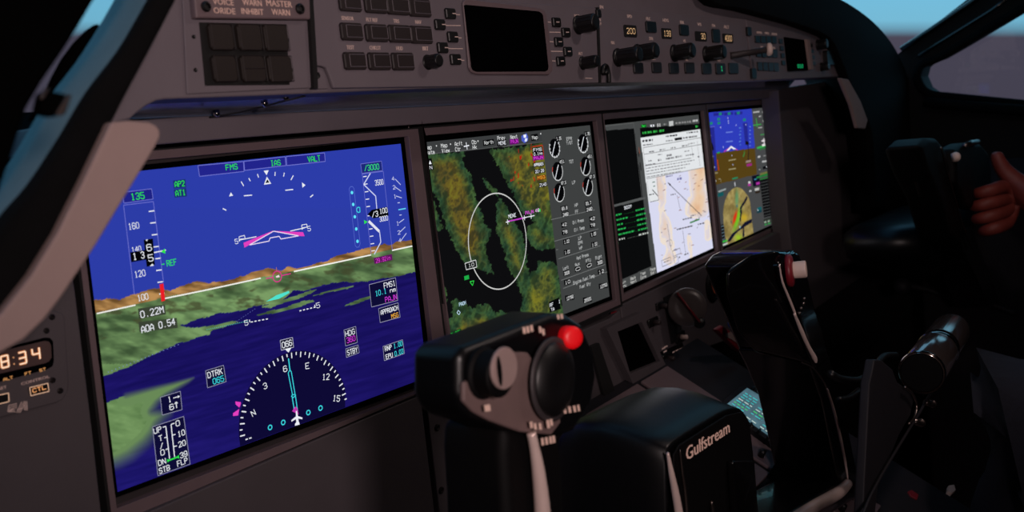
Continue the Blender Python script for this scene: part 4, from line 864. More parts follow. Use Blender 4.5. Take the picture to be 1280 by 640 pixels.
# --- fourth display
def e1(x, y): return (875 + x / 7.11, 130 + y / 7.11)
def e2(x, y): return (875 + x / 6.4, 215 + y / 6.4)
FAN = [e2(*p) for p in ((186, 330), (190, 270), (205, 215), (230, 165), (260, 135), (290, 122), (325, 128), (355, 155), (385, 195), (400, 240), (410, 330), (420, 420), (428, 500), (330, 540), (215, 580), (200, 500), (190, 420))]
def paint3(x, y):
    c = np.tile(A3((70, 71, 72)), (len(x), 1))
    vx = np.interp(y, [134, 232], [939.4, 947.5]); att = (x < vx) & (y < np.interp(x, [893, 947], [231.6, 217.6]))
    hz = np.interp(x, [886, 946], [192.6, 184.4]); sky = att & (y < hz); gd = att & (y >= hz)
    c[sky] = (46, 60, 186); c[gd] = (84, 64, 22)
    f = inside(x, y, FAN); n = fbm(x / 4 + 8, y / 7, 4)
    col = mixc(np.tile(A3((120, 104, 58)), (len(x), 1)), np.tile(A3((168, 150, 92)), (len(x), 1)), np.clip(n * 2 - .5, 0, 1))
    s = np.exp(-((x - (921 - (y - 275) * .25)) ** 2 / 8 + (y - 274) ** 2 / 140)); col = mixc(col, np.tile(A3((110, 190, 40)), (len(x), 1)), np.clip(s * 1.5, 0, 1))
    s = np.exp(-((x - (918 - (y - 275) * .25)) ** 2 / 3 + (y - 272) ** 2 / 60)); col = mixc(col, np.tile(A3((210, 50, 24)), (len(x), 1)), np.clip(s * 1.5, 0, 1))
    s = np.exp(-((x - 930) ** 2 / 20 + (y - 272) ** 2 / 30)); col = mixc(col, np.tile(A3((190, 160, 40)), (len(x), 1)), np.clip(s, 0, 1))
    s = np.exp(-((x - 921) ** 2 / 4 + (y - 248) ** 2 / 100)); col = mixc(col, np.tile(A3((92, 150, 104)), (len(x), 1)), np.clip(s, 0, .8))
    s = np.exp(-((x - 923) ** 2 / 20 + (y - 297) ** 2 / 20)); col = mixc(col, np.tile(A3((150, 190, 40)), (len(x), 1)), np.clip(s, 0, 1))
    c[f] = col[f]
    riv = np.zeros(len(x), bool)
    for P in ([e2(375, 190), e2(385, 205), e2(335, 290), e2(330, 400), e2(320, 395), e2(320, 285)], [e2(215, 560), e2(250, 500), e2(320, 445), e2(360, 400), e2(415, 375), e2(415, 405), e2(370, 430), e2(300, 480), e2(240, 555)], [e2(342, 430), e2(356, 430), e2(356, 520), e2(342, 525)]): riv |= inside(x + (n - .5) * 2, y, P)
    c[riv & f] = (16, 18, 40)
    return c
picture('screen', PL3, S3, 200, 260, paint3, D3); scr3 = bpy.data.objects['screen.003']
pl = PL3; mb = MB()
def sm(pts, wd, col, h=.0005): line(mb, pl, pts, wd, col, h)
for a, b in ((e1(118, 95), e1(205, 85)), (e1(212, 90), e1(292, 82)), (e1(305, 86), e1(375, 78))): sm([a, b], 3.6, (36, 38, 140), .0003)
for x, y in ((178, 88), (256, 85), (338, 80), (163, 135), (165, 170), (392, 140), (97, 172)): sm([e1(x - 12, y + 2), e1(x + 12, y - 2)], 3.2, (30, 130, 110))
sm([e1(82, 205), e1(128, 200)], 1, (90, 96, 190)); poly(mb, pl, [e1(78, 212), e1(124, 206), e1(150, 590), e1(112, 600)], (36, 40, 140), .0003)
poly(mb, pl, [e1(380, 170), e1(418, 165), e1(428, 330), e1(398, 340)], (36, 40, 140), .0003); sm([e1(100, 350), e1(116, 410)], 5, (16, 14, 20)); sm([e1(112, 460), e1(130, 590)], 3.4, (50, 40, 24)); sm([e1(420, 355), e1(430, 420), e1(425, 500)], 2.4, (30, 20, 30)); sm([e1(400, 345), e1(430, 350)], 4.5, (20, 18, 16))
for x, y in ((92, 283), (180, 208), (318, 188), (404, 184), (112, 468), (126, 562), (203, 383), (244, 125), (248, 150), (250, 168), (280, 458), (290, 540)): disc(mb, pl, e1(x, y), rad_px(pl, e1(x, y), 1.1), (190, 196, 236), .0006, 8)
for y in (250, 333): sm([e1(228, y + 4), e1(288, y - 3)], 1.3, (110, 130, 216))
for y in (497, 578): sm([e1(252, y + 6), e1(316, y - 6)], 1.3, (160, 150, 110))
sm([e1(210, 425), e1(272, 380), e1(330, 410)], 1.4, (190, 50, 170)); poly(mb, pl, [e1(230, 418), e1(272, 372), e1(318, 400), e1(296, 405), e1(274, 390), e1(250, 414)], WH, .0007); poly(mb, pl, [e1(262, 402), e1(274, 390), e1(286, 400)], (30, 40, 120), .0008)
sm([e1(152, 496), e1(165, 592)], 2.4, (200, 50, 36)); sm([e1(380, 470), e1(392, 440), e1(392, 418)], 1.6, (30, 150, 70)); sm([e1(150, 436), e1(172, 430)], 2, (30, 150, 70)); sm([e1(412, 545), e1(458, 536)], 3.2, (150, 40, 120)); sm([e1(405, 515), e1(450, 505)], 2.6, (150, 130, 120))
for k in range(6): sm([e1(345 + 8 * (k % 2), 215 + k * 30), e1(360, 210 + k * 30)], 1, (100, 150, 210)); sm([e1(436, 200 + k * 34), e1(448, 202 + k * 34)], 1, (110, 140, 214))
for a, b, wd, col in (((470, 75), (525, 68), 1.6, (180, 180, 180)), ((550, 72), (600, 64), 2, (190, 190, 190)), ((495, 125), (508, 210), 1.8, (50, 170, 70)), ((470, 190), (540, 180), 1.1, (50, 170, 70)), ((520, 112), (540, 108), 1.4, (170, 170, 170)), ((568, 100), (592, 98), 3, (26, 26, 26)), ((556, 152), (612, 146), 1.8, (190, 190, 190)), ((580, 186), (596, 182), 2, (180, 180, 180)), ((515, 212), (550, 208), 1.2, (170, 170, 170)), ((535, 274), (586, 266), 1, (60, 150, 80)), ((505, 392), (634, 352), 2.2, (50, 180, 80)), ((525, 404), (600, 380), 1.8, (40, 120, 60)), ((512, 472), (532, 466), 2, (200, 200, 200)), ((560, 462), (630, 446), .9, (150, 150, 150)), ((550, 514), (625, 500), 1.8, (190, 190, 190))): sm([e1(*a), e1(*b)], wd, col)
sm([e1(570, 368), e1(563, 306)], 3, (230, 222, 226), .0007); sm([e1(545, 330), e1(586, 320)], 2, (230, 222, 226), .0007); sm([e1(548, 368), e1(592, 358)], 2.4, (230, 222, 226), .0007)
sm([e1(555, 570), e1(655, 545)], 3.4, (10, 10, 14)); disc(mb, pl, e1(526, 582), rad_px(pl, e1(526, 582), 2.2), (12, 12, 12), .0005); disc(mb, pl, e1(526, 582), rad_px(pl, e1(526, 582), 1), LG, .0007, 8); sm([e1(585, 560), e1(635, 548)], 1, WH, .0007)
sm([e1(530, 625), e1(600, 606)], 2.4, (110, 110, 60)); sm([e1(540, 640), e1(655, 606)], 2.6, (36, 110, 50))
poly(mb, pl, [e2(412, 32), e2(472, 20), e2(478, 106), e2(424, 118)], (14, 14, 34), .0004); sm([e2(385, 85), e2(400, 82)], 2.6, LG); sm([e2(382, 104), e2(404, 100)], 3, (170, 50, 150)); sm([e2(446, 94), e2(474, 88)], 3, (170, 50, 160), .0007); sm([e2(430, 60), e2(450, 56)], 1.4, (60, 140, 170), .0007)
sm([e2(392, 154), e2(408, 150)], 2, (190, 190, 190)); sm([e2(436, 142), e2(470, 134)], 3, (190, 190, 186)); sm([e2(440, 164), e2(478, 156)], 3, (44, 34, 24)); sm([e2(454, 300), e2(490, 288)], 4, (20, 90, 96)); sm([e2(452, 322), e2(492, 312)], 3, (20, 60, 70)); sm([e2(458, 298), e2(462, 312)], 1.4, WH, .0007)
sm([e2(140, 186), e2(186, 174)], 5, (20, 84, 88)); sm([e2(145, 158), e2(205, 136)], 2, (150, 160, 160)); sm([e2(255, 56), e2(300, 44)], 2, (30, 130, 90)); sm([e2(275, 82), e2(278, 112)], 1.8, WH); sm([e2(110, 10), e2(140, 6)], 1.6, (140, 130, 100)); sm([e2(112, 74), e2(126, 70)], 2, LG); sm([e2(144, 58), e2(162, 54), e2(166, 84)], 1, (150, 140, 110))
poly(mb, pl, [e2(476, 66), e2(606, 36), e2(636, 330), e2(510, 366)], (12, 12, 14), .0004)
for k in range(12): sm([e2(484 + k * 2, 86 + k * 24), e2(604 + k * 2, 58 + k * 24)], .9, (62, 64, 64), .0006)
sm([e2(450, 46), e2(520, 26), e2(590, 10)], 2, (36, 130, 60)); sm([e2(478, 60), e2(596, 30)], 1.6, (36, 110, 50))
poly(mb, pl, [e2(506, 378), e2(644, 334), e2(650, 368), e2(512, 420)], (46, 50, 46), .0004)
for k in range(5): sm([e2(512 + k * 27, 404 - k * 8), e2(528 + k * 27, 398 - k * 8)], 2.2, WH if k > 2 else (150, 170, 150), .0006); sm([e2(514 + k * 27, 424 - k * 9), e2(532 + k * 27, 417 - k * 9)], 1.6, (40, 150, 70), .0006)
poly(mb, pl, [e2(146, 430), e2(188, 416), e2(196, 540), e2(158, 556)], (14, 14, 18), .0004)
for k in range(5): sm([e2(150 + k * 2, 444 + k * 26), e2(186 + k * 2, 430 + k * 26)], 1.2, (90, 110, 120), .0006)
sm([e2(158, 566), e2(216, 546)], 1.8, (40, 190, 60), .0006); sm([e2(165, 590), e2(218, 570)], 2, (190, 200, 190), .0006); disc(mb, pl, e2(316, 440), rad_px(pl, e2(316, 440), 1.6), (170, 220, 220), .0007, 8); sm([e2(290, 262), e2(296, 280)], 2.6, (30, 100, 120), .0007); sm([e2(244, 392), e2(250, 412)], 2, (20, 60, 90), .0007)
disc(mb, pl, e2(316, 440), rad_px(pl, e2(316, 440), .1), WH, .0008, 6)
mb.build('flight_symbols', 'glow', scr3, glow=True)

# ------------------------------------------------------------------ instrument panel
Z0 = zplane(0)
ip = thing('instrument_panel', 'dark mauve grey instrument panel that frames the row of lit screens', 'instrument panel', Z0.at(540, 600))
mb = MB()                                            # backing the units are let into
cor = [(-.72, .245), (1.02, .245), (1.02, -.10), (.62, -.10), (.62, -.62), (-.72, -.62)]
def P2pts(c, z): return [np.array([x, y, z]) for x, y in c]
n = len(cor)
mb.add(P2pts(cor, -.055) + P2pts(cor, -.045), [tuple(range(n))[::-1], tuple(range(n, 2 * n))] + [(i, (i + 1) % n, n + (i + 1) % n, n + i) for i in range(n)])
mb.build('backing_plate', 'gap', ip)
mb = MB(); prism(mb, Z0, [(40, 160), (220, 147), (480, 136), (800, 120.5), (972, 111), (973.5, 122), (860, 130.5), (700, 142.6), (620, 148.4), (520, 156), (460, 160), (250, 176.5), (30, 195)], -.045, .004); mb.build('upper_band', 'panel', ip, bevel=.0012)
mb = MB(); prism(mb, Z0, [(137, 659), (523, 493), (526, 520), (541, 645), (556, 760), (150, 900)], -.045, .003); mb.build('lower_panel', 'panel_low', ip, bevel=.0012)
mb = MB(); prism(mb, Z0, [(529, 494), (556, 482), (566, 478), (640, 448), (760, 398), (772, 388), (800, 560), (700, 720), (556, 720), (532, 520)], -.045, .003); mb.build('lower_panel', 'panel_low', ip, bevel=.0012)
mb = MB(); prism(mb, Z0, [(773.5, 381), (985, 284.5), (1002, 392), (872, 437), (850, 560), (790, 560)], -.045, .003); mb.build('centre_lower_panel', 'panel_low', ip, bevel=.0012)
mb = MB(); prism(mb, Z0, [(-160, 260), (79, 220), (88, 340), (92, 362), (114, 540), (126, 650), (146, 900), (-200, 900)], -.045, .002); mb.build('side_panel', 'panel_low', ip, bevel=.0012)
for x, y in ((543, 534), (548, 612)):
    mb = MB(); p = Z0.at(x, y, .003); lathe(mb, p, Z0.n, [(.0032, 0), (.0032, .0010), (.0022, .0014), (.001, .0008)], 14); mb.build('panel_screw', 'screw', ip, smooth=False)

# ------------------------------------------------------------------ glareshield: face, underside, hood, end trims
G = zplane(.09)
gs = thing('glareshield', 'dark glareshield arching over the instrument panel with pale trim at both ends', 'glareshield', Z0.at(600, 128))
mb = MB(); bot = [(130, 161), (150, 152), (163, 149), (172, 141), (184, 132), (196, 126), (207, 124), (320, 120), (540, 110.5), (800, 103.5), (1052, 96.5)]
Pb = [G.at(*p) for p in bot]
top = [np.array([.955, .26, .09]), np.array([.93, .31, .09]), np.array([.86, .36, .09]), np.array([.3, .39, .09]), np.array([-.25, .37, .09]), G.at(206, 0), G.at(168, 70)]
A = Pb + top; n = len(A); B = [p - np.array([0, 0, .03]) for p in A]
mb.add(A + B, [tuple(range(n)), tuple(range(n, 2 * n))[::-1]] + [(i, (i + 1) % n, n + (i + 1) % n, n + i) for i in range(n)])
mb.build('face_panel', 'panel', gs, bevel=.0015)
mb = MB(); bt = [(118, 166), (150, 154), (163, 149.3), (172, 149.2), (184, 148.8), (196, 148.2), (207, 147.6), (320, 143), (540, 133), (800, 120), (985, 110.5)]
up_ = [G.at(*p) + np.array([0, .0004, -.004]) for p in bot]; lw_ = [Z0.at(*p) + np.array([0, .0004, 0]) for p in bt]
V = []; F = []
for i, (a, b) in enumerate(zip(up_, lw_)):
    for k in range(13):
        t = k / 12; p = a * (1 - t) + b * t; zz = min((1 - t) * .09, .03); p = p + np.array([0, (.98 * zz - 3.4 * zz * zz - .122 * zz) * min(1, t / .12), 0]); V.append(p)
    if i:
        for k in range(12): F.append(((i - 1) * 13 + k, i * 13 + k, i * 13 + k + 1, (i - 1) * 13 + k + 1))
V2 = [v + np.array([0, .006, 0]) for v in V]; m_ = len(V)
mb.add(V + V2, F + [tuple(m_ + i for i in f)[::-1] for f in F]); 
M['under'] = mat('glareshield_underside', (205, 212, 232), .24, metal=.85, noise=.03)
mb.build('underside', 'under', gs, smooth=True)
for x, y in ((271, 145), (331, 132.6), (357, 125.6)):
    mb = MB(); a = G.at(x, y); d = ray(x, y); t_ = np.interp(y, [124, 146], [.075, .008]); p = zplane(t_).at(x, y)
    lathe(mb, p + np.array([0, .004, 0]), (0, -1, .1), [(.0022, 0), (.0024, .003), (.0012, .0045), (.0004, .0048)], 12); mb.build('underside_screw', 'chrome', gs, smooth=True)
mb = MB(); tube(mb, [zplane(np.interp(y, [124, 146], [.078, .006])).at(x, y) for x, y in ((262, 146.5), (300, 140.5), (331, 132.8), (357, 125.8), (382, 119.8))], .0006, 6); mb.build('underside_seam', 'gap', gs)
# hood: loft of front rim (inner and outer edge) swept back
def Z(z, px, py): return zplane(z).at(px, py)
st = []
for (ix, iy), (ox, oy) in (((-120, 640), (-160, 560)), ((-40, 500), (-80, 420)), ((10, 420), (-25, 335)), ((42, 360), (8, 275)), ((75, 300), (44, 230)), ((112, 220), (80, 172)), ((150, 140), (112, 116)), ((186, 70), (152, 62)), ((222, 0), (186, 6))):
    st.append((Z(.2, ix, iy), Z(.2, ox, oy)))
st += [(Z(.2, 262, -80), Z(.2, 232, -78)), (np.array([-.22, .385, .18]), np.array([-.25, .43, .18])), (np.array([.05, .40, .16]), np.array([.05, .46, .16])), (np.array([.35, .385, .15]), np.array([.35, .445, .15]))]
for (ix, iy), (ox, oy) in (((885, -4), (975, -40)), ((930, 11), (1020, -16)), ((966, 21), (1058, 2)), ((1006, 33), (1088, 23)), ((1037, 48), (1110, 46)), ((1052, 78), (1126, 72)), ((1066, 112), (1138, 104)), ((1086, 154), (1150, 156)), ((1092, 200), (1156, 210)), ((1094, 260), (1158, 270))):
    st.append((Z(.108, ix, iy), Z(.108, ox, oy)))
inn = spline([s[0] for s in st], 4); ou = spline([s[1] for s in st], 4)
V = []; F = []; nS = len(inn); prof_n = 8
for i in range(nS):
    a, b = inn[i], ou[i]; right = a[0] > .3; back = .20 if right else .034; ib = .012 if right else .034
    d = b - a; L = np.linalg.norm(d); e = d / L; r = min(.008, L * .3); k = np.array([0, 0, 1.0])
    V += [a - k * ib, a - k * r * .8, a + e * r * .3, a + e * r, b - e * r, b - e * r * .3 - k * r * .3, b - k * r, b + e * .002 - k * back * .5, b - k * back]
m_ = 9
for i in range(nS - 1):
    for k in range(m_ - 1): F.append((i * m_ + k, i * m_ + k + 1, (i + 1) * m_ + k + 1, (i + 1) * m_ + k))
    F.append((i * m_ + m_ - 1, i * m_, (i + 1) * m_, (i + 1) * m_ + m_ - 1))
F.append(tuple(range(m_))[::-1]); F.append(tuple(range((nS - 1) * m_, nS * m_)))
mi_of = []
mb = MB()
for f in F:
    mb.f.append(f); mb.c.append(None); mb.m.append(1 if (len(f) == 4 and (f[0] % m_) in (6, 7)) else 0)
mb.v = [tuple(v) for v in V]
mb.build('hood', ['hood', 'hood_sheen'], gs, smooth=True)
ES = zplane(.205)
mb = MB(); prism(mb, ES, [(140, 152), (160, 150), (186, 152), (196, 156), (201, 163), (201, 171), (196, 182), (178, 212), (150, 258), (120, 308), (96, 344), (76, 374), (56, 400), (30, 425), (-10, 448), (-60, 470), (-60, 380), (0, 395), (40, 344), (72, 292), (104, 228)], -.03, 0); mb.build('left_end_trim', 'trim', gs, bevel=.0035, seg=4)
gs.children[-1]['label'] = 'pale brown rounded end trim'
ES2 = zplane(.118)
mb = MB(); prism(mb, ES2, [(1050, 97), (1061, 99), (1076, 126), (1085, 150), (1082, 161), (1072, 160), (1064, 130)], -.006, 0); mb.build('right_end_trim', 'trim', gs, bevel=.002, seg=3)
mb = MB(); prism(mb, zplane(.02), [(973, 112), (1062, 97), (1080, 158), (1086, 240), (1100, 330), (1000, 400), (986, 281)], -.03, 0); mb.build('right_cheek_panel', 'panel_low', ip, bevel=.002)
ip.children[-1]['label'] = 'blank cheek panel beyond the last screen'

mb = MB(); prism(mb, zplane(.15), [(122, 30), (112, 37), (97, 52), (82, 72), (70, 94), (56, 124), (40, 150), (120, 150), (150, 60)], -.004, 0); mb.build('hood_liner', 'void', gs)
# ------------------------------------------------------------------ things on the glareshield face
def knob(t, pl, bx, by, cx, rp, name='knob', m='knob', h0=.003, flare=1.0, marker=None, grip=True):
    p = pl.at(bx, by, h0); a = proj(p); b = proj(p + pl.n * .01); L = .01 * (cx - bx) / (b[0] - a[0]); r = rad_px(pl, (bx, by), rp)
    mb = MB(); lathe(mb, p, pl.n, [(r * 1.15, 0), (r * 1.15, L * .08), (r * .94, L * .12), (r * flare, L * .9), (r * .9 * flare, L * .97), (r * .7 * flare, L)], 26)
    if grip:
        for k in range(13):
            an = 2 * pi * k / 13; e = pl.u * cos(an) + pl.v * sin(an); tube(mb, [p + e * r * .95 + pl.n * L * .2, p + e * r * flare * .98 + pl.n * L * .88], r * .09, 5)
    o = mb.build(name, m, t, smooth=False, bevel=.0003); return p + pl.n * L, r * flare
def button(t, pl, cx, cy, w, h, hgt=.004, m='button', name='button', face=None):
    mb = MB(); block(mb, pl, cx, cy, w, h, 0, hgt, .0007)
    o = mb.build(name, m, t)
    return o
def label_mesh(t, items, pl, name='legend', m='print', h=.0004, bold=.25):
    mb = MB()
    for s, x, y, hh, ww in items: text(mb, pl, s, x, y, hh, ww, h=h, bold=bold)
    return mb.build(name, m, t)

# caution button panel at the left
wp = thing('warning_button_panel', 'left panel of six dark push buttons under a VOICE ORIDE WARN INHIBIT MASTER WARN plate', 'button panel', G.at(300, 112))
mb = MB(); prism(mb, G, [(225, -30), (381, -22), (390, 110), (232, 118)], 0, .0016); mb.build('mounting_plate', 'panel', wp, bevel=.0006)
mb = MB(); prism(mb, G, [(231, -26), (378, -18), (379.5, 26.6), (236, 25.2)], .0016, .007); mb.build('caption_plate', 'bezel', wp, bevel=.0012)
label_mesh(wp, [('VOICE', 269, 5.2, 7.4, 26), ('ORIDE', 270.6, 16.2, 7.4, 27), ('WARN', 305, 6, 7.4, 24), ('INHIBIT', 305.6, 17, 7.4, 27.5), ('MASTER', 339, 7.2, 7.4, 32), ('WARN', 341, 17.8, 7.4, 22.5)], G, 'caption', h=.0075, bold=.12)
for x, y in ((247.5, 11), (365, 13.6)):
    mb = MB(); r = rad_px(G, (x, y), 6.8); p = G.at(x, y, .007); lathe(mb, p, G.n, [(r, 0), (r, .0012), (r * .75, .0022), (r * .55, .0022), (r * .45, .0012), (r * .1, .0012)], 20); mb.build('fixing_screw', 'black', wp)
mb = MB(); prism(mb, G, [(246.5, 28.6), (355, 31), (359, 106.5), (254, 107.6)], .0016, .0022); mb.build('button_well', 'gap', wp)
for r_ in range(2):
    for c_ in range(3):
        x = [270, 305.6, 338.6][c_] + r_ * [4.4, 4.4, 5][c_]; y = [47.6, 48, 48.6][c_] + r_ * [39.4, 39, 38.4][c_]
        o = button(wp, G, x + .8, y, 29.4, 33.4, .0052, 'amber', 'push_button')
        mb = MB(); P = rect(G, x + 2.2, y, 27, 31)
        for a, b in zip(P, P[1:] + P[:1]): tube(mb, [a + G.n * .0053, b + G.n * .0053], .00022, 4)
        if (r_, c_) == (1, 1): tube(mb, [(P[0] + P[3]) / 2 + G.n * .0053, (P[1] + P[2]) / 2 + G.n * .0053], .0003, 4)
        mb.build('lens_edge', 'button', o)
for x, y in ((239.8, 46.6), (242, 88), (357, 51), (361.6, 88)):
    mb = MB(); r = rad_px(G, (x, y), 2.6); lathe(mb, G.at(x, y, .0016), G.n, [(r, 0), (r, .0006), (r * .3, .0002)], 12); mb.build('small_screw', 'black', wp)

# display controller
dc = thing('display_controller', 'large control unit with a blank black screen between two columns of line keys', 'control panel', G.at(560, 106))
mb = MB(); prism(mb, G, [(383, -14), (575, -.5), (741, 10.6), (744.4, 104), (640, 106.5), (545, 109), (413, 111), (408, 96), (403.5, 86), (397, 83.4), (386.5, 82.6)], 0, .0036); mb.build('faceplate', 'panel', dc, bevel=.0008)
mb = MB(); prism(mb, G, [(386, 84), (397, 85), (402.6, 88), (405, 96), (409, 111), (386.5, 112)], 0, .0012); mb.build('corner_tab', 'panel', dc, bevel=.0004)
mb = MB(); lathe(mb, G.at(395, 94.6, .0012), G.n, [(.0022, 0), (.0022, .0005), (.0008, .0002)], 12); mb.build('tab_screw', 'black', dc)
for x, y in ((431.4, 5), (463.4, 7), (491, 9), (518.6, 11.4), (433.4, 41), (464.6, 42.6), (493.4, 43.6), (520.4, 44.8), (437.4, 77.4), (468, 77.8), (497.6, 78)):
    o = button(dc, G, x, y, 27, 22, .006, 'button', 'push_button')
    mb = MB(); P = rect(G, x + 2.4, y - .4, 20, 15)
    for a, b in zip(P, P[1:] + P[:1]): tube(mb, [a + G.n * .0061, b + G.n * .0061], .00022, 4)
    mb.build('button_frame', 'panel', o)
label_mesh(dc, [('SENSOR', 429, 24, 4.6, 15), ('FLT REF', 459.6, 26, 4.6, 14), ('TRS', 490, 27.4, 4.6, 7), ('NAV', 517.6, 28.6, 4.6, 7.4), ('TEST', 432.6, 60.2, 4.8, 9.4), ('CHKLST', 463.6, 60.8, 4.8, 13.6), ('HUD', 494, 61.4, 4.8, 8), ('BRT', 526.6, 61.6, 4.8, 7)], G, 'legend', 'printd', .004)
for k, (x, y) in enumerate(((557, 18.4), (544, 32), (560, 47.4), (547.4, 60.8), (563.6, 75.4))):
    o = button(dc, G, x, y, 12, 13.5, .006, 'black', 'line_key')
    mb = MB(); seg(mb, G, (x + .5, y + .2), (x + 5, y + .2), 1.1, h=.0064); e_ = {0: 570, 1: 571, 2: 572, 3: 573.6, 4: 575.4}[k]; seg(mb, G, (x + 6.5, y + .8), (e_, y + 1), 1, h=.004); mb.build('key_mark', 'printd', o)
for k, (x, y) in enumerate(((690, 29), (702, 41.6), (693, 53.4), (704.4, 65.4), (695.6, 77.4))):
    o = button(dc, G, x, y, 9.4, 12, .006, 'black', 'line_key')
    mb = MB(); seg(mb, G, (x - 2, y), (x + 1.8, y), 1.1, h=.0064); seg(mb, G, ({0: 680, 1: 682, 2: 682.6, 3: 684, 4: 685.4}[k], y - .6), (x - 6, y - .3), 1, h=.004); mb.build('key_mark', 'printd', o)
mb = MB(); rim = [(572, 4), (574.4, .6), (578, -.2), (668, 11), (674, 14), (676.6, 19), (684.6, 82), (684, 90), (680, 94.6), (590, 94.4), (583, 92), (579.6, 86)]; prism(mb, G, rim, .0036, .0058); mb.build('screen_surround', 'bezel', dc, bevel=.0012)
mb = MB(); prism(mb, G, [(572.4, 8.4), (574.6, 7.6), (666, 15.6), (670, 18), (671.6, 21), (678.4, 84), (678, 88.4), (674.4, 90.4), (588, 91), (583.4, 89), (581.6, 85)], .0058, .0062); mb.build('screen_glass', 'glassblk', dc, bevel=.0002)
knob(dc, G, 530, 78.6, 546, 8.4); knob(dc, G, 718, 32, 742, 10.6)
c, r = knob(dc, G, 724, 79.6, 744, 7.6)
label_mesh(dc, [('BRT', 716, 21, 4, 6), ('ON', 744, 25.6, 3.4, 4), ('OFF', 744.6, 30.4, 3.4, 4.6), ('ALT', 720.6, 67.6, 3.6, 5), ('IN', 747, 9.6, 4, 4)], G, 'legend', 'printd', .0042)
mb = MB(); seg(mb, G, (727, 98.4), (736, 98.6), .9, h=.004); mb.build('legend_line', 'printd', dc)

mb = MB(); prism(mb, G, [(379.4, -16), (384.6, -16), (390.4, 82), (391.6, 112), (386.6, 112), (385, 82)], 0, .0046); mb.build('joint', 'gap', dc)
mb = MB(); prism(mb, G, [(741.4, 10), (744, 10), (747, 104), (744.6, 104)], 0, .0042); mb.build('joint', 'gap', dc)
# guidance panel
gp = thing('guidance_panel', 'long control panel with four small orange number windows and a row of black knobs', 'control panel', G.at(840, 102))
mb = MB(); prism(mb, G, [(743.6, 10.8), (928, 24), (937, 101), (746.6, 104)], 0, .003); mb.build('faceplate', 'panel', gp, bevel=.0006)
for x, y, wd, h_, s, tw, on in ((784, 39.6, 15.6, 15, '200', 11, 1), (829.6, 42.6, 12, 13, '139', 9, 1), (872.6, 46, 14, 12, '30', 5.4, 0), (906.4, 48.6, 12.4, 11.6, '4000', 9, 1)):
    mb = MB(); block(mb, G, x, y, wd, h_, .002, .0042, .0003); mb.build('window_bezel', 'gap', gp)
    mb = MB(); text(mb, G, s, x + (2 if s == '30' else 0), y, 7.4, tw, (206, 164, 120), h=.0044, bold=.1); mb.build('number_readout', 'glow', gp, glow=True)
for x, y, wd, h_ in ((809.6, 34.6, 12.6, 14), (851, 38.4, 11, 13.6), (891, 45.4, 9.6, 17)): button(gp, G, x, y, wd, h_, .005, 'black', 'push_button')
for x, y in ((793.6, 85.8), (816.6, 85), (838.2, 86), (857.8, 85.4), (879.2, 86.4), (896.6, 86.4), (913, 86)): button(gp, G, x, y, 11.6, 13.6, .005, 'buttonb', 'push_button')
mb = MB(); text(mb, G, '1', 897, 86.4, 6, 2, (40, 200, 130), h=.0056, bold=.5); mb.build('button_light', 'glow', gp, glow=True)
knob(gp, G, 793, 67, 818, 10, marker=1); knob(gp, G, 768, 72.6, 797, 10.2); knob(gp, G, 839, 67, 864, 9.6); knob(gp, G, 879, 68.4, 903, 9)
mb = MB()
for cx, cy in ((795.6, 67.2), (818.8, 57.6), (862.6, 62.4), (903, 66)):
    q = zplane(.09 + .02).at(cx, cy); 
label_mesh(gp, [('SPD', 783, 21, 3.8, 6), ('FLC', 806.6, 24, 3.8, 5), ('HDG', 828.4, 26, 3.8, 7), ('BNK', 849, 28.4, 3.8, 4.6), ('VS', 870.6, 31, 3.6, 5), ('FPA', 888.6, 32.6, 3.6, 4), ('ALT', 904.6, 34.2, 3.8, 6.6), ('MAN', 762, 54, 4, 4), ('SYN', 810, 48.8, 4, 4.4), ('VS', 851.8, 51.6, 3.4, 3), ('NAV', 813.6, 73.6, 3.8, 4.6), ('BC', 855, 75, 3.4, 3), ('AT', 895.4, 75.6, 3.6, 3.6)], G, 'legend', 'printd', .0034)
mb = MB(); block(mb, G, 931.6, 40, 5, 11, 0, .006, .0004); block(mb, G, 937.6, 92.6, 6, 13, 0, .006, .0004); block(mb, G, 742.6, 18, 5, 10, 0, .006, .0004); mb.build('latch', 'black', gp)
mb = MB(); p = G.at(748, 91.6, .003); tube(mb, spline([p + G.u * x + G.v * y + G.n * .003 for x, y in ((-.002, -.001), (0, .005), (.006, .006), (.009, -.001), (.008, -.010))], 5), .0022, 8); lathe(mb, p + G.u * .002, G.n, [(.0026, 0), (.0026, .006), (.001, .0066)], 12); mb.build('hook', 'black', gp, smooth=True)

# lever with pale end between the two panels
lv = thing('toggle_lever', 'brown stalk with a pale round tip sticking out of the glareshield face', 'lever', G.at(912, 72))
mb = MB(); a = G.at(910, 70, .003); b = G.at(932, 66, .03); tube(mb, [a, a * .5 + b * .5, b], [.0042, .0036, .0040], 14); mb.build('stalk', 'recess', lv, smooth=True)
mb = MB(); d = (b - a) / np.linalg.norm(b - a); r = rad_px(zplane(.12), (940, 64), 8.6); lathe(mb, b, G.n * .8 + G.u * .35, [(r * .8, -.002), (r, 0), (r, .003), (r * .7, .005), (r * .2, .0056)], 22); mb.build('tip', 'white', lv, smooth=True)

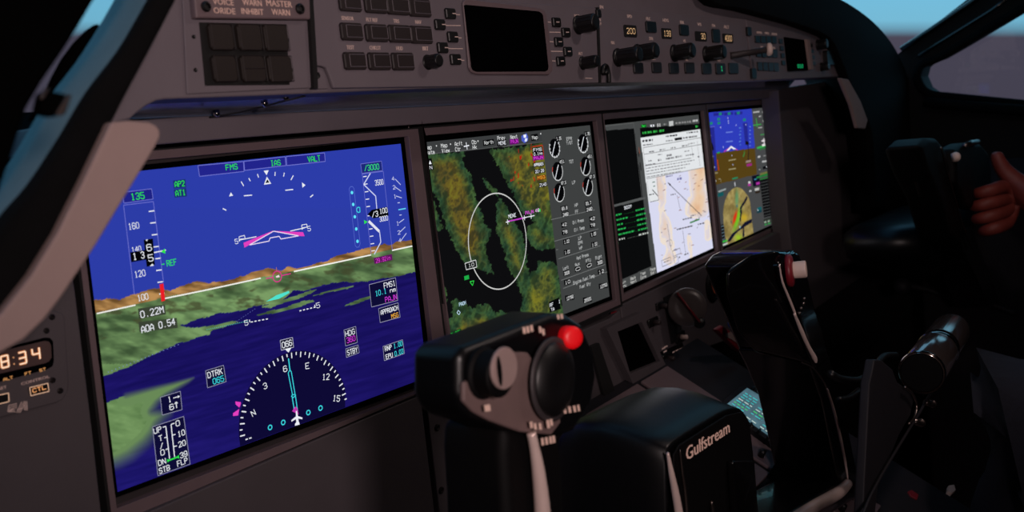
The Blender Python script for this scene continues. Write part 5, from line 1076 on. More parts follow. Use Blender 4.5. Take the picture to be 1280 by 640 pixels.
# copilot's display controller
rc = thing('display_controller', 'far right control unit with button rows beside a small black screen with green figures', 'control panel', G.at(1000, 98))
mb = MB(); prism(mb, G, [(930, 24.4), (975, 31), (1032, 50), (1048, 95.5), (939.6, 101)], 0, .003); mb.build('faceplate', 'panel', rc, bevel=.0006)
for k in range(4):
    for r_ in range(3):
        button(rc, G, [943.4, 950.4, 957.4, 964][k] + r_ * 1.4, [49.6, 66.4, 83.4][r_] + k * .3, 6, [9, 11, 11][r_], .0045, 'buttonb' if r_ else 'black', 'push_button')
for x, y in ((972.6, 52), (974, 61), (975, 70), (976, 79)): button(rc, G, x, y, 4.4, 6, .0045, 'black', 'line_key')
mb = MB(); prism(mb, G, [(976.6, 47), (1000.4, 50.6), (1005.4, 88.6), (981.4, 89.6)], .003, .006); mb.build('screen_glass', 'glassblk', rc, bevel=.0004)
mb = MB(); prism(mb, G, [(1002.4, 50), (1006.6, 50.6), (1011.6, 87), (1007.6, 87.8)], .003, .007); mb.build('screen_edge', 'trim', rc, bevel=.0006)
mb = MB(); text(mb, G, '888', 995, 83.4, 4.4, 7.4, (20, 150, 90), h=.0064, bold=.5); mb.build('green_readout', 'glow', rc, glow=True)
for x, y in ((1010.6, 57), (1012, 64), (1013, 72), (1014, 80)): button(rc, G, x, y, 3.6, 5, .0045, 'black', 'line_key')
knob(rc, G, 1019, 56.6, 1032, 6); knob(rc, G, 1024, 84, 1034, 5); 
mb = MB(); block(mb, G, 1031.6, 73, 11, 18, .003, .010, .001); mb.build('rocker', 'black', rc)
mb = MB(); block(mb, G, 1034.6, 62, 6, 10, .003, .008, .0006); mb.build('bracket', 'trim', rc)
label_mesh(rc, [('EFIS', 946, 41.2, 2.6, 6), ('MFD', 955.6, 42, 2.6, 5), ('RANGE', 965, 43, 2.6, 6.6), ('WX', 949, 59, 2.6, 3.4), ('TFC', 957, 59.6, 2.6, 3.6), ('TER', 964, 60.4, 2.6, 3.8)], G, 'legend', 'printd', .0034)

# ------------------------------------------------------------------ altimeter repeater at the left edge
ck = thing('digital_indicator', 'small panel at the left edge with glowing orange digits 334 and a CTL key', 'digital indicator', Z0.at(30, 515))
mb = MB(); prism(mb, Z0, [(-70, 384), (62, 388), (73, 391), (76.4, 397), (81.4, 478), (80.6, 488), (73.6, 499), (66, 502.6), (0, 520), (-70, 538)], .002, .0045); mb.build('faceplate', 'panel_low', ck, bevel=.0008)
mb = MB(); prism(mb, Z0, [(-60, 446), (0, 434), (50, 421.4), (57, 421.8), (60.4, 426), (61.6, 450), (60, 457), (53, 461), (0, 475), (-60, 490)], .0045, .0062); mb.build('window_surround', 'glassblk', ck, bevel=.0008)
mb = MB(); prism(mb, Z0, [(-56, 450), (0, 437), (49, 425.4), (54.4, 426.6), (57, 431), (57.6, 446), (54.6, 451), (49, 453.4), (0, 464.6), (-56, 478)], .0062, .0066); M['win'] = mat('smoked_window', (92, 74, 72), .3); mb.build('window', 'win', ck, bevel=.0003)
def seg7(mb, pl, cx, cy, w, h, ch, col, hh):
    S = {'3': 'abgcd', '4': 'fgbc', '8': 'abcdefg'}[ch]; sl = -.24; sk = .06
    def pt(u, v): return (cx + u * w + v * h * .12, cy + v * h + u * w * sl)
    q = {'a': ((-.5, -.5), (.5, -.5)), 'b': ((.5, -.5), (.5, 0)), 'c': ((.5, 0), (.5, .5)), 'd': ((-.5, .5), (.5, .5)), 'e': ((-.5, 0), (-.5, .5)), 'f': ((-.5, -.5), (-.5, 0)), 'g': ((-.5, 0), (.5, 0))}
    for s in S: a, b = q[s]; line(mb, pl, [pt(a[0] * .96, a[1] * .94), pt(b[0] * .96, b[1] * .94)], 2.6, col, hh); 
    for s in S: a, b = q[s]; line(mb, pl, [pt(a[0] * .96, a[1] * .94), pt(b[0] * .96, b[1] * .94)], 1.2, (255, 240, 214), hh + .0002)
mb = MB()
for ch, x, y in (('8', -1.4, 451), ('3', 20.6, 446.4), ('4', 37.6, 441.6)): seg7(mb, Z0, x, y, 9, 15, ch, (250, 150, 84), .0069)
for x, y in ((9.6, 446), (10.4, 454)): disc(mb, Z0, (x, y), .0004, (230, 160, 110), .0069, 8)
for s, x, y, wd in (('FT', 27.8, 465.6, 8), ('ST', 46, 461.2, 8), ('ALT', 3, 472, 12), ): text(mb, Z0, s, x, y, 3.4, wd, (214, 150, 90), h=.0068, bold=.3)
text(mb, Z0, 'CTL', 41.8, 485, 5, 17, (250, 170, 110), h=.0068, bold=.6)
mb.build('lit_figures', 'glow', ck, glow=True)
for q in ([(29.8, 483.4), (52.6, 478), (53.8, 488), (31.4, 493.4)], [(-14, 494), (3.6, 490), (4.2, 500.6), (-14, 505)]):
    mb = MB(); prism(mb, Z0, q, .0045, .0066); mb.build('key', 'black', ck, bevel=.0004)
    mb = MB(); line(mb, Z0, q, .9, (226, 180, 150), .0068, close=True); mb.build('key_outline', 'glow', ck, glow=True)
label_mesh(ck, [('CONTROL', 39, 474.4, 3.4, 35), ('SET', -2, 484, 3.4, 10), ('ALTIMETER', 22, 413, 3.2, 28)], Z0, 'legend', 'printd', .0048)
mb = MB()                                            # striped maker's mark
for k in range(3):
    line(mb, Z0, [(16 - k * 0, 503.6 + k * 2.3), (6 + k * 1.6, 505.8 + k * 2.2), (4.6 + k * 1.4, 513.6 - k * .6), (14.6 - k * .8, 512.6 - k * 2.4 + 1)], .9, h=.0048)
    line(mb, Z0, [(15.6 + k * 2, 515), (22 + k * 1.8, 501.4 + k * 1.4)], .9, h=.0048)
    line(mb, Z0, [(24.8 + k * 1.8, 500.6), (25.8 + k * 1.6, 512)], .9, h=.0048)
line(mb, Z0, [(16, 511), (24, 509)], .9, h=.0048)
mb.build('maker_mark', 'printd', ck)
for x, y in ((60, 396), (53, 413), (60.6, 474.6), (70.2, 487.6)):
    mb = MB(); r = rad_px(Z0, (x, y), 3.6); lathe(mb, Z0.at(x, y, .0045), Z0.n, [(r, 0), (r, .0006), (r * .7, .001), (r * .45, .0004), (r * .1, .0004)], 16); mb.build('fixing_screw', 'screw', ck)

# ------------------------------------------------------------------ centre lower panel furniture
sd = thing('standby_display', 'small dark blank screen in a raised frame on the lower centre panel', 'display', Z0.at(785, 472))
mb = MB(); ringframe(mb, Z0, [(747, 410), (791, 390), (822, 456), (781, 480)], [(761, 414), (791.4, 402), (814.6, 451), (777, 466)], .003, .012); mb.build('frame', 'panel_low', sd, bevel=.0016)
mb = MB(); prism(mb, Z0, [(761, 414), (791.4, 402), (814.6, 451), (777, 466)], .003, .006); mb.build('screen_glass', 'glassblk', sd)
mb = MB(); prism(mb, Z0, [(732, 432), (742, 428), (766, 500), (752, 508)], .003, .008); mb.build('side_slot', 'gap', sd, bevel=.001)
tag(mb, ) if False else None
gl = thing('gear_lever', 'landing gear lever with a round translucent wheel knob and red edge', 'lever', Z0.at(860, 410))
p = Z0.at(842, 372, .003)
cpt = zplane(.035).at(859, 384)
mb = MB(); prism(mb, Z0, [(826, 372), (838, 366), (850, 420), (836, 430)], .003, .005); mb.build('slot', 'gap', gl)
mb = MB(); tube(mb, [zplane(.004).at(842, 398), cpt + np.array([-.004, -.008, -.008]), cpt], [.005, .005, .006], 12); mb.build('arm', 'black', gl, smooth=True)
R_ = rad_px(zplane(.04), (859, 384), 24); axd = np.array([-.80, .22, .5]); axd /= np.linalg.norm(axd)
mb = MB(); lathe(mb, cpt - axd * .007, axd, [(R_ * .7, 0), (R_ * .95, .001), (R_, .004), (R_, .010), (R_ * .95, .013), (R_ * .6, .0142), (R_ * .2, .0144)], 40); mb.build('wheel_knob', 'lens', gl, smooth=True)
M['lens'].node_tree.nodes['Principled BSDF'].inputs['Transmission Weight'].default_value = .55
mb = MB(); b_ = cpt + axd * .008; sd_ = np.array([.45, -.75, .2]); sd_ -= axd * np.dot(sd_, axd); sd_ /= np.linalg.norm(sd_); tube(mb, [b_ - sd_ * R_ * .9, b_ + sd_ * R_ * .98], .0016, 8); mb.build('red_stripe', 'dred', gl, smooth=True)
mb = MB(); q = cpt + sd_ * R_ * 1.0; lathe(mb, q - axd * .006, axd, [(.006, 0), (.007, .002), (.007, .012), (.005, .014)], 16); mb.build('end_stop', 'black', gl, smooth=True)
kn = thing('rotary_selector', 'small round selector with a warm coloured pointer right of the gear lever', 'knob', Z0.at(888, 378))
p = Z0.at(887.6, 357, .003); r = rad_px(Z0, (887.6, 357), 19.5)
mb = MB(); lathe(mb, p, Z0.n, [(r, 0), (r, .003), (r * .9, .0045), (r * .8, .0045), (r * .78, .003), (r * .1, .003)], 32); mb.build('bezel_ring', 'black', kn)
mb = MB(); M['warm'] = mat('warm_pointer', (120, 66, 48), .5, emit=(120, 50, 30), es=.25); poly(mb, Z0, [(885.6, 341), (889.4, 342), (891.4, 352), (893, 362), (888, 367), (884.6, 358)], h=.0068); mb.build('pointer', 'warm', kn)
# switches
for (x, y, w_, h_, nm, lab) in ((812, 402.6, 12, 10, 'rocker_switch', 'small square rocker switch right of the dark standby screen'), (846.4, 421, 10, 13, 'toggle_switch', 'toggle switch with pale tip below the gear lever'), (830, 447, 12, 12, 'push_switch', 'square push switch beside the striped caution placard'), (821, 382, 9, 9, 'selector_switch', 'small dark selector switch nearest the lower edge of the chart screen')):
    t = thing(nm, lab, 'switch', Z0.at(x, y + h_ / 2))
    mb = MB(); block(mb, Z0, x, y, w_, h_, .003, .006, .0006); mb.build('surround', 'black', t)
    mb = MB(); lathe(mb, Z0.at(x, y, .006), Z0.n, [(.0035, 0), (.003, .004), (.0034, .008), (.002, .0095)], 14); mb.build('actuator', 'button' if nm != 'toggle_switch' else 'white', t, smooth=True)
pc = thing('caution_placard', 'small placard of pinkish print lines under the gear lever', 'placard', Z0.at(842, 463))
mb = MB(); prism(mb, Z0, [(822, 440), (850, 428), (858, 450), (832, 464)], .003, .0036); mb.build('plate', 'black', pc)
mb = MB()
for k in range(5):
    x0, y0 = 836 + k * 1.1, 441 + k * 4.2; rnd2 = random.Random(k)
    x = x0
    while x < x0 + 15: L = rnd2.uniform(2, 4.5); line(mb, Z0, [(x, y0 - (x - x0) * .45), (x + L, y0 - (x + L - x0) * .45)], 1.7, h=.004); x += L + 1
for x, y in ((824, 436), (827, 434), (826, 440), (842, 410), (844, 413)): line(mb, Z0, [(x, y), (x + 4, y - 2)], 1.8, h=.004)
mb.build('print_lines', 'printd', pc)
lt = thing('breaker_strip', 'thin strip with a faint red mark under the map screen', 'indicator', Z0.at(750, 402)); 
mb = MB(); prism(mb, Z0, [(700, 413), (770, 380), (771, 384), (702, 417)], .003, .0034); mb.build('strip', 'gap', lt)
mb = MB(); line(mb, Z0, [(760, 391.6), (767, 389)], 1.8, h=.004); mb.build('red_mark', 'dred', lt)

# ------------------------------------------------------------------ pedestal
sl = radians(30); PD = Plane((.44, -.147, .1), (1, 0, 0), (0, sin(sl), -cos(sl)))
pd = thing('centre_pedestal', 'dark centre pedestal sloping down from the panel between the pilots', 'pedestal', (.33, -.62, .3))
def pbox(u0, u1, v0, v1, h0, h1):
    P = []
    for h in (h0, h1):
        for u, v in ((u0, v0), (u1, v0), (u1, v1), (u0, v1)): P.append(PD.o + PD.u * u + PD.v * v + PD.n * h)
    return P, [(3, 2, 1, 0), (4, 5, 6, 7), (0, 1, 5, 4), (1, 2, 6, 5), (2, 3, 7, 6), (3, 0, 4, 7)]
mb = MB(); mb.add(*pbox(-.26, .08, -.62, .11, -.35, -.012)); mb.build('body', 'ped', pd, bevel=.006)
for k, (v0, v1) in enumerate(((-.09, .09), (-.2, -.1), (-.31, -.21), (-.45, -.32))):
    for u0, u1 in ((-.25, -.13), (-.12, -.05)):
        mb = MB(); mb.add(*pbox(u0, u1, v0, v1, -.012, -.008)); mb.build('module_plate', 'bezel', pd, bevel=.001)
for u in (-.235, -.205, -.175, -.145, -.11, -.075):
    for v in (-.07, -.04, -.01, -.13, -.17, -.24, -.28):
        mb = MB(); lathe(mb, PD.o + PD.u * u + PD.v * v + PD.n * -.008, PD.n, [(.004, 0), (.0034, .008), (.002, .009)], 10); mb.build('pedestal_knob', 'black', pd, smooth=True)
cd = thing('control_display_unit', 'tilted lit keypad screen with teal and green text on the pedestal', 'display', PD.at(948, 550))
SCR = [(907, 506.4), (934, 484.8), (998, 522.4), (966.7, 549)]
c = np.mean(np.array(SCR), 0); big = [tuple(c + (np.array(p) - c) * 1.22) for p in SCR]
mb = MB(); prism(mb, PD, big, -.01, -.0006); mb.build('case', 'ped', cd, bevel=.002)
def paintc(x, y):
    c = np.tile(A3((74, 104, 116)), (len(x), 1)); n = fbm(x / 8, y / 8, 3); return c * (.8 + .4 * n[:, None])
picture('screen', PD, SCR, 40, 40, paintc, cd)
sc5 = bpy.data.objects['screen.004']; mb = MB()
f = homog(SCR); rnd = random.Random(2)
for r_ in range(9):
    v = .08 + r_ * .1
    col = [(200, 220, 210), (60, 190, 190), (70, 210, 110), (70, 210, 110), (200, 220, 210), (60, 190, 190), (70, 210, 110), (70, 210, 110), (200, 220, 210)][r_]
    for (s0, s1) in ((.06, .36), (.44, .66), (.72, .95)):
        if rnd.random() < .12: continue
        cc_ = col if rnd.random() < .6 else (60, 200, 200); u = s0
        while u < s1: L = rnd.uniform(.04, .11); line(mb, PD, [f(v, u), f(v, min(u + L, s1))], 2.0, cc_, .0004); u += L + .03
mb.build('page_text', 'glow', sc5, glow=True)
mb = MB(); P_ = PD.at(985, 548); 
for k in range(5):
    for j in range(4):
        q = f(1.12 + k * .0 , .1 + j * .22); 
mb = MB()
for j in range(6):
    q = f(-.07, .08 + j * .17); prism(mb, PD, [tuple(np.array(q) + d_) for d_ in ((-2.2, .6), (.6, -1.6), (2.6, .2), (-.4, 2.2))], -.0006, .003)
for j in range(6):
    q = f(1.08, .08 + j * .17); prism(mb, PD, [tuple(np.array(q) + d_) for d_ in ((-2.2, .6), (.6, -1.6), (2.6, .2), (-.4, 2.2))], -.0006, .003)
mb.build('line_keys', 'black', cd)
o = thing('key_module', 'dark keypad module below the lit keypad screen', 'keypad', PD.at(985, 590))
mb = MB(); prism(mb, PD, [(968, 556), (1000, 530), (1060, 580), (1020, 620)], -.008, .004); mb.build('case', 'ped', o, bevel=.002)
mb = MB(); prism(mb, PD, [(962, 590), (972, 576), (1004, 597), (990, 611)], -.008, .006); mb.build('dark_window', 'glassblk', o, bevel=.001)
o = thing('pull_handle', 'dark red handle with a white keyhole mark lying beside the pedestal', 'handle', zplane(.06).at(915, 440))
hp = zplane(.07); mb = MB(); prism(mb, hp, [(896, 412), (904, 407), (934, 428), (938, 436), (930, 442), (922, 438)], -.008, 0); mb.build('grip', 'dred', o, bevel=.0025)
mb = MB(); prism(mb, hp, [(907, 417), (913, 415), (919, 421), (931, 430), (927, 433), (915, 425), (908, 421)], 0, .0008); mb.build('keyhole_mark', 'dial', o)
o = thing('blue_knob', 'small pale blue oval knob tucked behind the red handle', 'knob', zplane(.085).at(919, 415))
mb = MB(); lathe(mb, zplane(.085).at(918, 404), (0.2, .1, 1), [(.003, -.008), (.006, -.006), (.0075, 0), (.006, .003), (.002, .004)], 20); mb.build('knob_body', 'blue', o, smooth=True)

# ------------------------------------------------------------------ near control yoke
YZ = .28; YP = zplane(YZ)
yk = thing('control_yoke', 'large near control yoke, black with chrome edges and a hub lettered Gulfstream', 'control yoke', YP.at(850, 700))
def slab(name, pts, z, d, m, bev, parent=None, seg_=3):
    mb = MB(); prism(mb, zplane(z), pts, -d, 0); return mb.build(name, m, parent or yk, bevel=bev, seg=seg_)
# hub
mb = MB(); prism(mb, zplane(.285), [(840, 700), (839, 568), (846, 556), (905, 519), (926, 514), (934, 530), (946, 700)], .0, .002); mb.build('hub_plate', 'soft', yk, bevel=.0008)
mb = MB(); HP = zplane(.2872)
# serif-like lettering, each letter raised along the hub plate
V_, F_ = glyphs('Gulfstream'); 
a_ = HP.at(857, 572); b_ = HP.at(911, 536.5); d_ = b_ - a_; Lw = np.linalg.norm(d_); d_ /= Lw; up_v = np.cross(HP.n, d_); cap = 15.5 / HP.sc(880, 555)[1]
x0, x1 = V_[:, 0].min(), V_[:, 0].max()
vs = [a_ + d_ * ((x - x0) / (x1 - x0) * Lw) + up_v * (y / .69 * cap - cap * .25) + HP.n * .0004 for x, y in V_]
mb.add(vs, F_); mb.add([v + d_ * .0005 + HP.n * .0001 for v in vs], F_); mb.build('hub_lettering', 'print', yk)
# chrome edges of hub
def rail(name, pts, z, rad, m='rail', flat=1.0, parent=None):
    mb = MB(); P = [zplane(z[i] if isinstance(z, (list, tuple)) else z).at(*p) for i, p in enumerate(pts)]; tube(mb, spline(P, 6), rad if not isinstance(rad, list) else list(np.interp(np.linspace(0, 1, len(spline(P, 6))), np.linspace(0, 1, len(rad)), rad)), 10, flat=flat); return mb.build(name, m, parent or yk, smooth=True)
rail('hub_edge', [(834.6, 566), (839, 590), (844, 615), (849, 645), (854, 690)], .289, [.0008, .0018, .0024, .0028, .003])
rail('hub_inner_edge', [(850, 562), (853, 590), (857, 620), (862, 690)], .288, [.0004, .0009, .0012, .0014], 'satin')
rail('hub_inner_edge', [(913, 592), (917, 612), (922, 640), (928, 690)], .288, [.0004, .0008, .0009, .001], 'satin')
rail('hub_inner_edge', [(889, 627), (891, 640), (896, 690)], .289, [.0012, .0016, .0016], 'satin')
mb = MB(); prism(mb, zplane(.287), [(907, 575), (934, 574), (944, 700), (914, 700)], 0, .006); mb.build('hub_recess_cover', 'gloss', yk, bevel=.002)
# column top cover behind the hub: rounded hump
mb = MB(); V = []; F = []
fo = [(836, 700), (834, 640), (833, 590), (834, 568), (838, 557), (850, 547), (866, 537), (884, 526), (903, 515), (916, 510), (927, 512), (934, 520), (938, 534), (945, 600), (952, 700)]
pf = spline([np.array([zplane(.285).at(x, y)[0], zplane(.285).at(x, y)[1], 0.]) for x, y in fo], 3); nb = len(pf); ctr = np.array([-.06, -.09, 0.])
prof_c = ((.2835, 0, .97), (.285, 0, .985), (.283, .0006, 1.0), (.27, .003, 1.015), (.255, .006, 1.03), (.24, .008, 1.035), (.225, .0075, 1.03), (.212, .004, 1.015), (.203, -.003, .985), (.197, -.012, .93), (.195, -.02, .87))
for z, dy, k in prof_c:
    for q in pf:
        lift = dy * max(0, min(1, (q[1] + .09) / .07))
        r_ = ctr + (q - ctr) * k; V.append(np.array([r_[0], r_[1] + lift, z]))
for j in range(len(prof_c) - 1):
    for i in range(nb): F.append((j * nb + i, j * nb + (i + 1) % nb, (j + 1) * nb + (i + 1) % nb, (j + 1) * nb + i))
F.append(tuple(range(nb))[::-1]); F.append(tuple(range((len(prof_c) - 1) * nb, len(prof_c) * nb)))
mb.add(V, F); mb.build('column_cover', 'cover', yk, smooth=True)
# left horn: grip, switch plate, post
slab('left_grip', [(574, 440), (584, 432), (636, 412), (690, 391), (712, 393), (730, 405), (745, 440), (748, 470), (742, 505), (720, 540), (700, 548), (650, 546), (610, 530), (585, 522), (574, 500)], .285, .029, 'cover', .005, seg_=4)
slab('switch_plate', [(580, 478), (580, 502), (592, 515), (612, 526), (650, 540), (690, 544), (702, 528), (690, 480), (660, 440), (620, 440), (600, 470)], .2872, .003, 'plate', .0012)
SP = zplane(.289)
r = rad_px(SP, (606, 462), 28); axw = np.array([0, 0, 1.0])
mb = MB(); lathe(mb, zplane(.286).at(602, 466), axw, [(r * 1.15, 0), (r * 1.15, .002), (r, .003), (r, .0105), (r * .9, .0112)], 36); mb.build('trim_wheel_base', 'soft', yk, smooth=False)
pw = zplane(.2972).at(628, 460); r = rad_px(zplane(.297), (628, 460), 26)
mb = MB(); lathe(mb, pw, axw, [(r * .97, -.0003), (r, .0004), (r, .0012), (r * .95, .0018), (r * .1, .0018)], 36); mb.build('trim_wheel', 'dial', yk, smooth=False, bevel=.0004)
mb = MB(); q = pw + axw * .0020; s_ = np.cross(axw, (0, 1, 0)); s_ /= np.linalg.norm(s_); u_ = np.cross(s_, axw); 
mb.add([q + s_ * r * .5 + (s_ * cos(t) * r * .18 + u_ * sin(t) * r * .72) for t in np.linspace(0, 2 * pi, 20, endpoint=False)], [tuple(range(20))]); mb.build('trim_wheel_slot', 'soft', yk)
r = rad_px(SP, (695, 475), 52); ph = SP.at(690, 474)
mb = MB(); lathe(mb, ph, (.05, 0, 1), [(r * .86, 0), (r * .86, .002), (r * .82, .003), (r * .66, .005), (r * .5, .006), (r * .35, .0055), (r * .1, .005)], 40); mb.build('hat_switch', 'black', yk, smooth=True)
mb = MB(); lathe(mb, ph, (.05, 0, 1), [(r * .98, 0), (r * .98, .0012), (r * .9, .0016), (r * .86, .0016)], 40); mb.build('hat_switch_ring', 'recess', yk, smooth=True)
pb = zplane(.284).at(706, 424); rr = rad_px(zplane(.29), (714, 422), 14)
axb = np.array([-.45, .10, .89]); axb /= np.linalg.norm(axb)
mb = MB(); tube(mb, [pb - axb * .004, pb + axb * .006], [rr * 1.02, rr * 1.02], 24); mb.build('red_button_collar', 'soft', yk, smooth=True)
e_ = zplane(.292).at(716, 422); 
mb = MB(); lathe(mb, e_ - axb * .007, axb, [(rr * .96, 0), (rr, .001), (rr, .0065), (rr * .93, .0078), (rr * .5, .0083), (rr * .1, .0084)], 32); mb.build('red_button', 'red', yk, smooth=True)
mb = MB()
def blob(mb, x, y, w, h, ang, z=.2915):
    pl_ = zplane(z); c_, s2 = cos(radians(ang)), sin(radians(ang))
    prism(mb, pl_, [(x + a * c_ - b * s2, y + a * s2 + b * c_) for a, b in ((-w / 2, -h / 2), (w / 2, -h / 2), (w / 2, h / 2), (-w / 2, h / 2))], 0, .0002)
for x, y, w_, h_ in ((655, 413, 3, 8), (659.6, 412, 3, 8), (664.4, 410.4, 3, 8), (675, 412, 2.6, 8), (679, 415, 2.6, 8), (697.6, 396, 2.4, 6), (702, 395.4, 2.4, 6), (609, 510, 7, 8), (706, 513, 2.8, 8), (712, 512, 2.8, 8), (718, 511, 2.8, 8), (723, 510, 2.4, 8), (664, 531, 3, 8), (669, 533, 3, 8), (675, 533, 3, 8), (685, 530, 3, 10), (689, 528, 3, 8)): blob(mb, x, y, w_, h_, -8 if x < 690 else -10)
mb.build('switch_legends', 'print', yk)
# post under the left horn
slab('left_arm', [(640, 800), (634, 640), (630, 570), (632, 530), (660, 536), (700, 540), (706, 570), (708, 640), (712, 800)], .284, .04, 'soft', .006)
rail('left_arm_edge', [(664, 541), (668, 560), (673, 590), (678, 640), (682, 720)], .2885, [.0024, .0026, .0034, .0042, .0046])
mb = MB()
for x, y in ((678, 552), (683, 551), (688, 550), (692, 549), (670, 556)): blob(mb, x, y, 2.8, 9, -6, .2895)
mb.build('arm_legend', 'print', yk)
# right horn
slab('right_grip', [(976, 332), (984, 318), (994, 312), (1003, 322), (1012, 350), (1020, 385), (1030, 415), (1038, 450), (1022, 462), (1014, 440), (1000, 400), (986, 362)], .255, .075, 'gloss', .005)
# side body of the grip reaching forward
mb = MB(); zs = [(.255, [(975, 328), (984, 316), (1000, 312), (1008, 345), (1022, 400), (1034, 452), (1012, 452), (996, 400), (984, 360)])]
V = []; F = []
front = [zplane(.252).at(x, y) for x, y in ((972, 312), (1000, 314), (1010, 350), (1026, 410), (1036, 455), (1016, 458), (998, 405), (982, 360))]
backp = [zplane(.215).at(x, y) for x, y in ((905, 340), (922, 332), (925, 360), (932, 395), (958, 445), (940, 440), (920, 415), (906, 370))]
midp = [(a * .5 + b * .5) + np.array([0, .006 if i in (0, 1) else 0, 0]) for i, (a, b) in enumerate(zip(front, backp))]
for ring_ in (backp, midp, front): V += ring_
for j in range(2):
    for i in range(8): F.append((j * 8 + i, j * 8 + (i + 1) % 8, (j + 1) * 8 + (i + 1) % 8, (j + 1) * 8 + i))
F.append(tuple(range(8))[::-1]); F.append(tuple(range(16, 24))); mb.add(V, F); mb.build('right_grip_body', 'gloss', yk, bevel=.005, seg=3)
slab('right_arm', [(1006, 440), (1036, 440), (1046, 470), (1060, 530), (1074, 600), (1066, 622), (1052, 616), (1044, 570), (1030, 500), (1016, 462)], .25, .07, 'gloss', .004)
slab('right_lower_arm', [(1072, 596), (1074, 622), (1010, 662), (930, 710), (920, 690), (990, 640), (1054, 600)], .25, .06, 'gloss', .004)
rail('grip_edge', [(974, 330), (978, 352), (986, 372), (994, 392)], .258, [.0006, .0010, .0012, .0012], 'rail')
rail('grip_edge', [(993, 392), (1002, 414), (1010, 432), (1018, 447), (1020, 453)], .2595, [.0012, .0020, .0018, .0024, .0012])
rail('arm_edge', [(1002, 453), (1016, 460), (1030, 478), (1036, 496)], .254, [.0004, .0008, .001, .001], 'satin')
rail('arm_edge', [(1034, 486), (1042, 512), (1050, 545), (1057, 580), (1060, 600)], .256, [.0008, .0014, .0015, .0013, .0006])
rail('lower_arm_edge', [(1060, 604), (1048, 616), (1020, 632), (985, 654), (930, 690)], .256, [.005, .0062, .0062, .006, .006])
# white push button with red ring
axq = np.array([.25, .05, 1]); axq /= np.linalg.norm(axq); e_ = zplane(.257).at(988, 338)
r = rad_px(zplane(.262), (999, 336), 11.5)
mb = MB(); lathe(mb, e_ - axq * .003, axq, [(r * 1.75, 0), (r * 1.75, .004), (r * 1.5, .0055), (r * .9, .006)], 28); mb.build('button_ring', 'dred', yk, smooth=True)
mb = MB(); lathe(mb, e_, axq, [(r * .9, 0), (r * .92, .0125), (r * .86, .0138), (r * .1, .014)], 28); mb.build('thumb_button', 'white', yk, smooth=False, bevel=.0004)
mb = MB()
for k, (x, y) in enumerate(((1004, 374), (1003, 380), (1000, 386), (998, 392))): lathe(mb, zplane(.262).at(x, y), (.6, .3, .7), [(.0016, 0), (.0012, .002), (.0004, .0026)], 8)
mb.build('trigger_contacts', 'satin', yk, smooth=True)

# ------------------------------------------------------------------ far control yoke, in the dark on the right
FZ = .28; FP = zplane(FZ)
fy = thing('control_yoke', 'far control yoke in deep shadow held by the hand at the right edge', 'control yoke', FP.at(1150, 420))
def fslab(name, pts, z, d, m, bev):
    mb = MB(); prism(mb, zplane(z), pts, -d, 0); return mb.build(name, m, fy, bevel=bev, seg=3)
fslab('left_grip', [(1150, 182), (1160, 172), (1172, 172), (1182, 184), (1190, 215), (1200, 262), (1212, 300), (1200, 306), (1188, 296), (1176, 250), (1160, 215)], FZ, .045, 'soft', .008)
fslab('left_horn', [(1195, 186), (1210, 178), (1226, 178), (1236, 190), (1240, 215), (1238, 245), (1226, 262), (1208, 258), (1196, 230)], FZ + .01, .03, 'soft', .008)
fslab('arm', [(1196, 286), (1216, 284), (1226, 312), (1240, 345), (1250, 380), (1236, 384), (1222, 350), (1206, 318)], FZ, .05, 'gloss', .004)
mb = MB(); V = []; F = []
prof = [(1064, 306), (1066, 290), (1078, 280), (1098, 272), (1120, 262), (1142, 254), (1150, 262), (1154, 300), (1158, 340), (1120, 345), (1085, 336), (1068, 324)]
base = [zplane(.145).at(x, y) for x, y in prof]; ctr = sum(base) / len(base)
for z, s in ((.12, .8), (.13, .93), (.15, 1), (.2, 1), (.235, .96), (.245, .85)):
    for p in base: q = ctr + (p - ctr) * s; V.append(np.array([q[0], q[1], z]))
nb = len(base)
for j in range(5):
    for i in range(nb): F.append((j * nb + i, j * nb + (i + 1) % nb, (j + 1) * nb + (i + 1) % nb, (j + 1) * nb + i))
F.append(tuple(range(nb))[::-1]); F.append(tuple(range(5 * nb, 6 * nb))); mb.add(V, F); mb.build('column_cover', 'cover', fy, smooth=True)
mb = MB(); lathe(mb, zplane(.15).at(1084.6, 312), (0, 0, 1), [(.0075, 0), (.0075, .004), (.005, .006), (.005, .004), (.001, .004)], 24); mb.build('cover_bolt', 'satin', fy, smooth=False)
mb = MB(); tube(mb, spline([zplane(FZ + .004).at(x, y) for x, y in ((1176, 184), (1184, 215), (1194, 250), (1204, 284), (1216, 312))], 5), .0014, 8); mb.build('grip_edge', 'satin', fy, smooth=True)
mb = MB(); tube(mb, spline([zplane(FZ - .02).at(x, y) for x, y in ((1139, 200), (1144, 222), (1150, 244))], 5), .0022, 8); mb.build('cover_edge', 'satin', fy, smooth=True)
mb = MB(); lathe(mb, zplane(FZ + .006).at(1191, 197), (.7, .1, .7), [(.006, 0), (.007, .006), (.005, .009), (.001, .0095)], 20); mb.build('thumb_button', 'white', fy, smooth=True)
mb = MB(); tube(mb, [zplane(FZ + .012).at(x, y) for x, y in ((1206, 182), (1214, 178.6), (1222, 177.4))], .004, 8); mb.build('horn_cap', 'satin', fy, smooth=True)

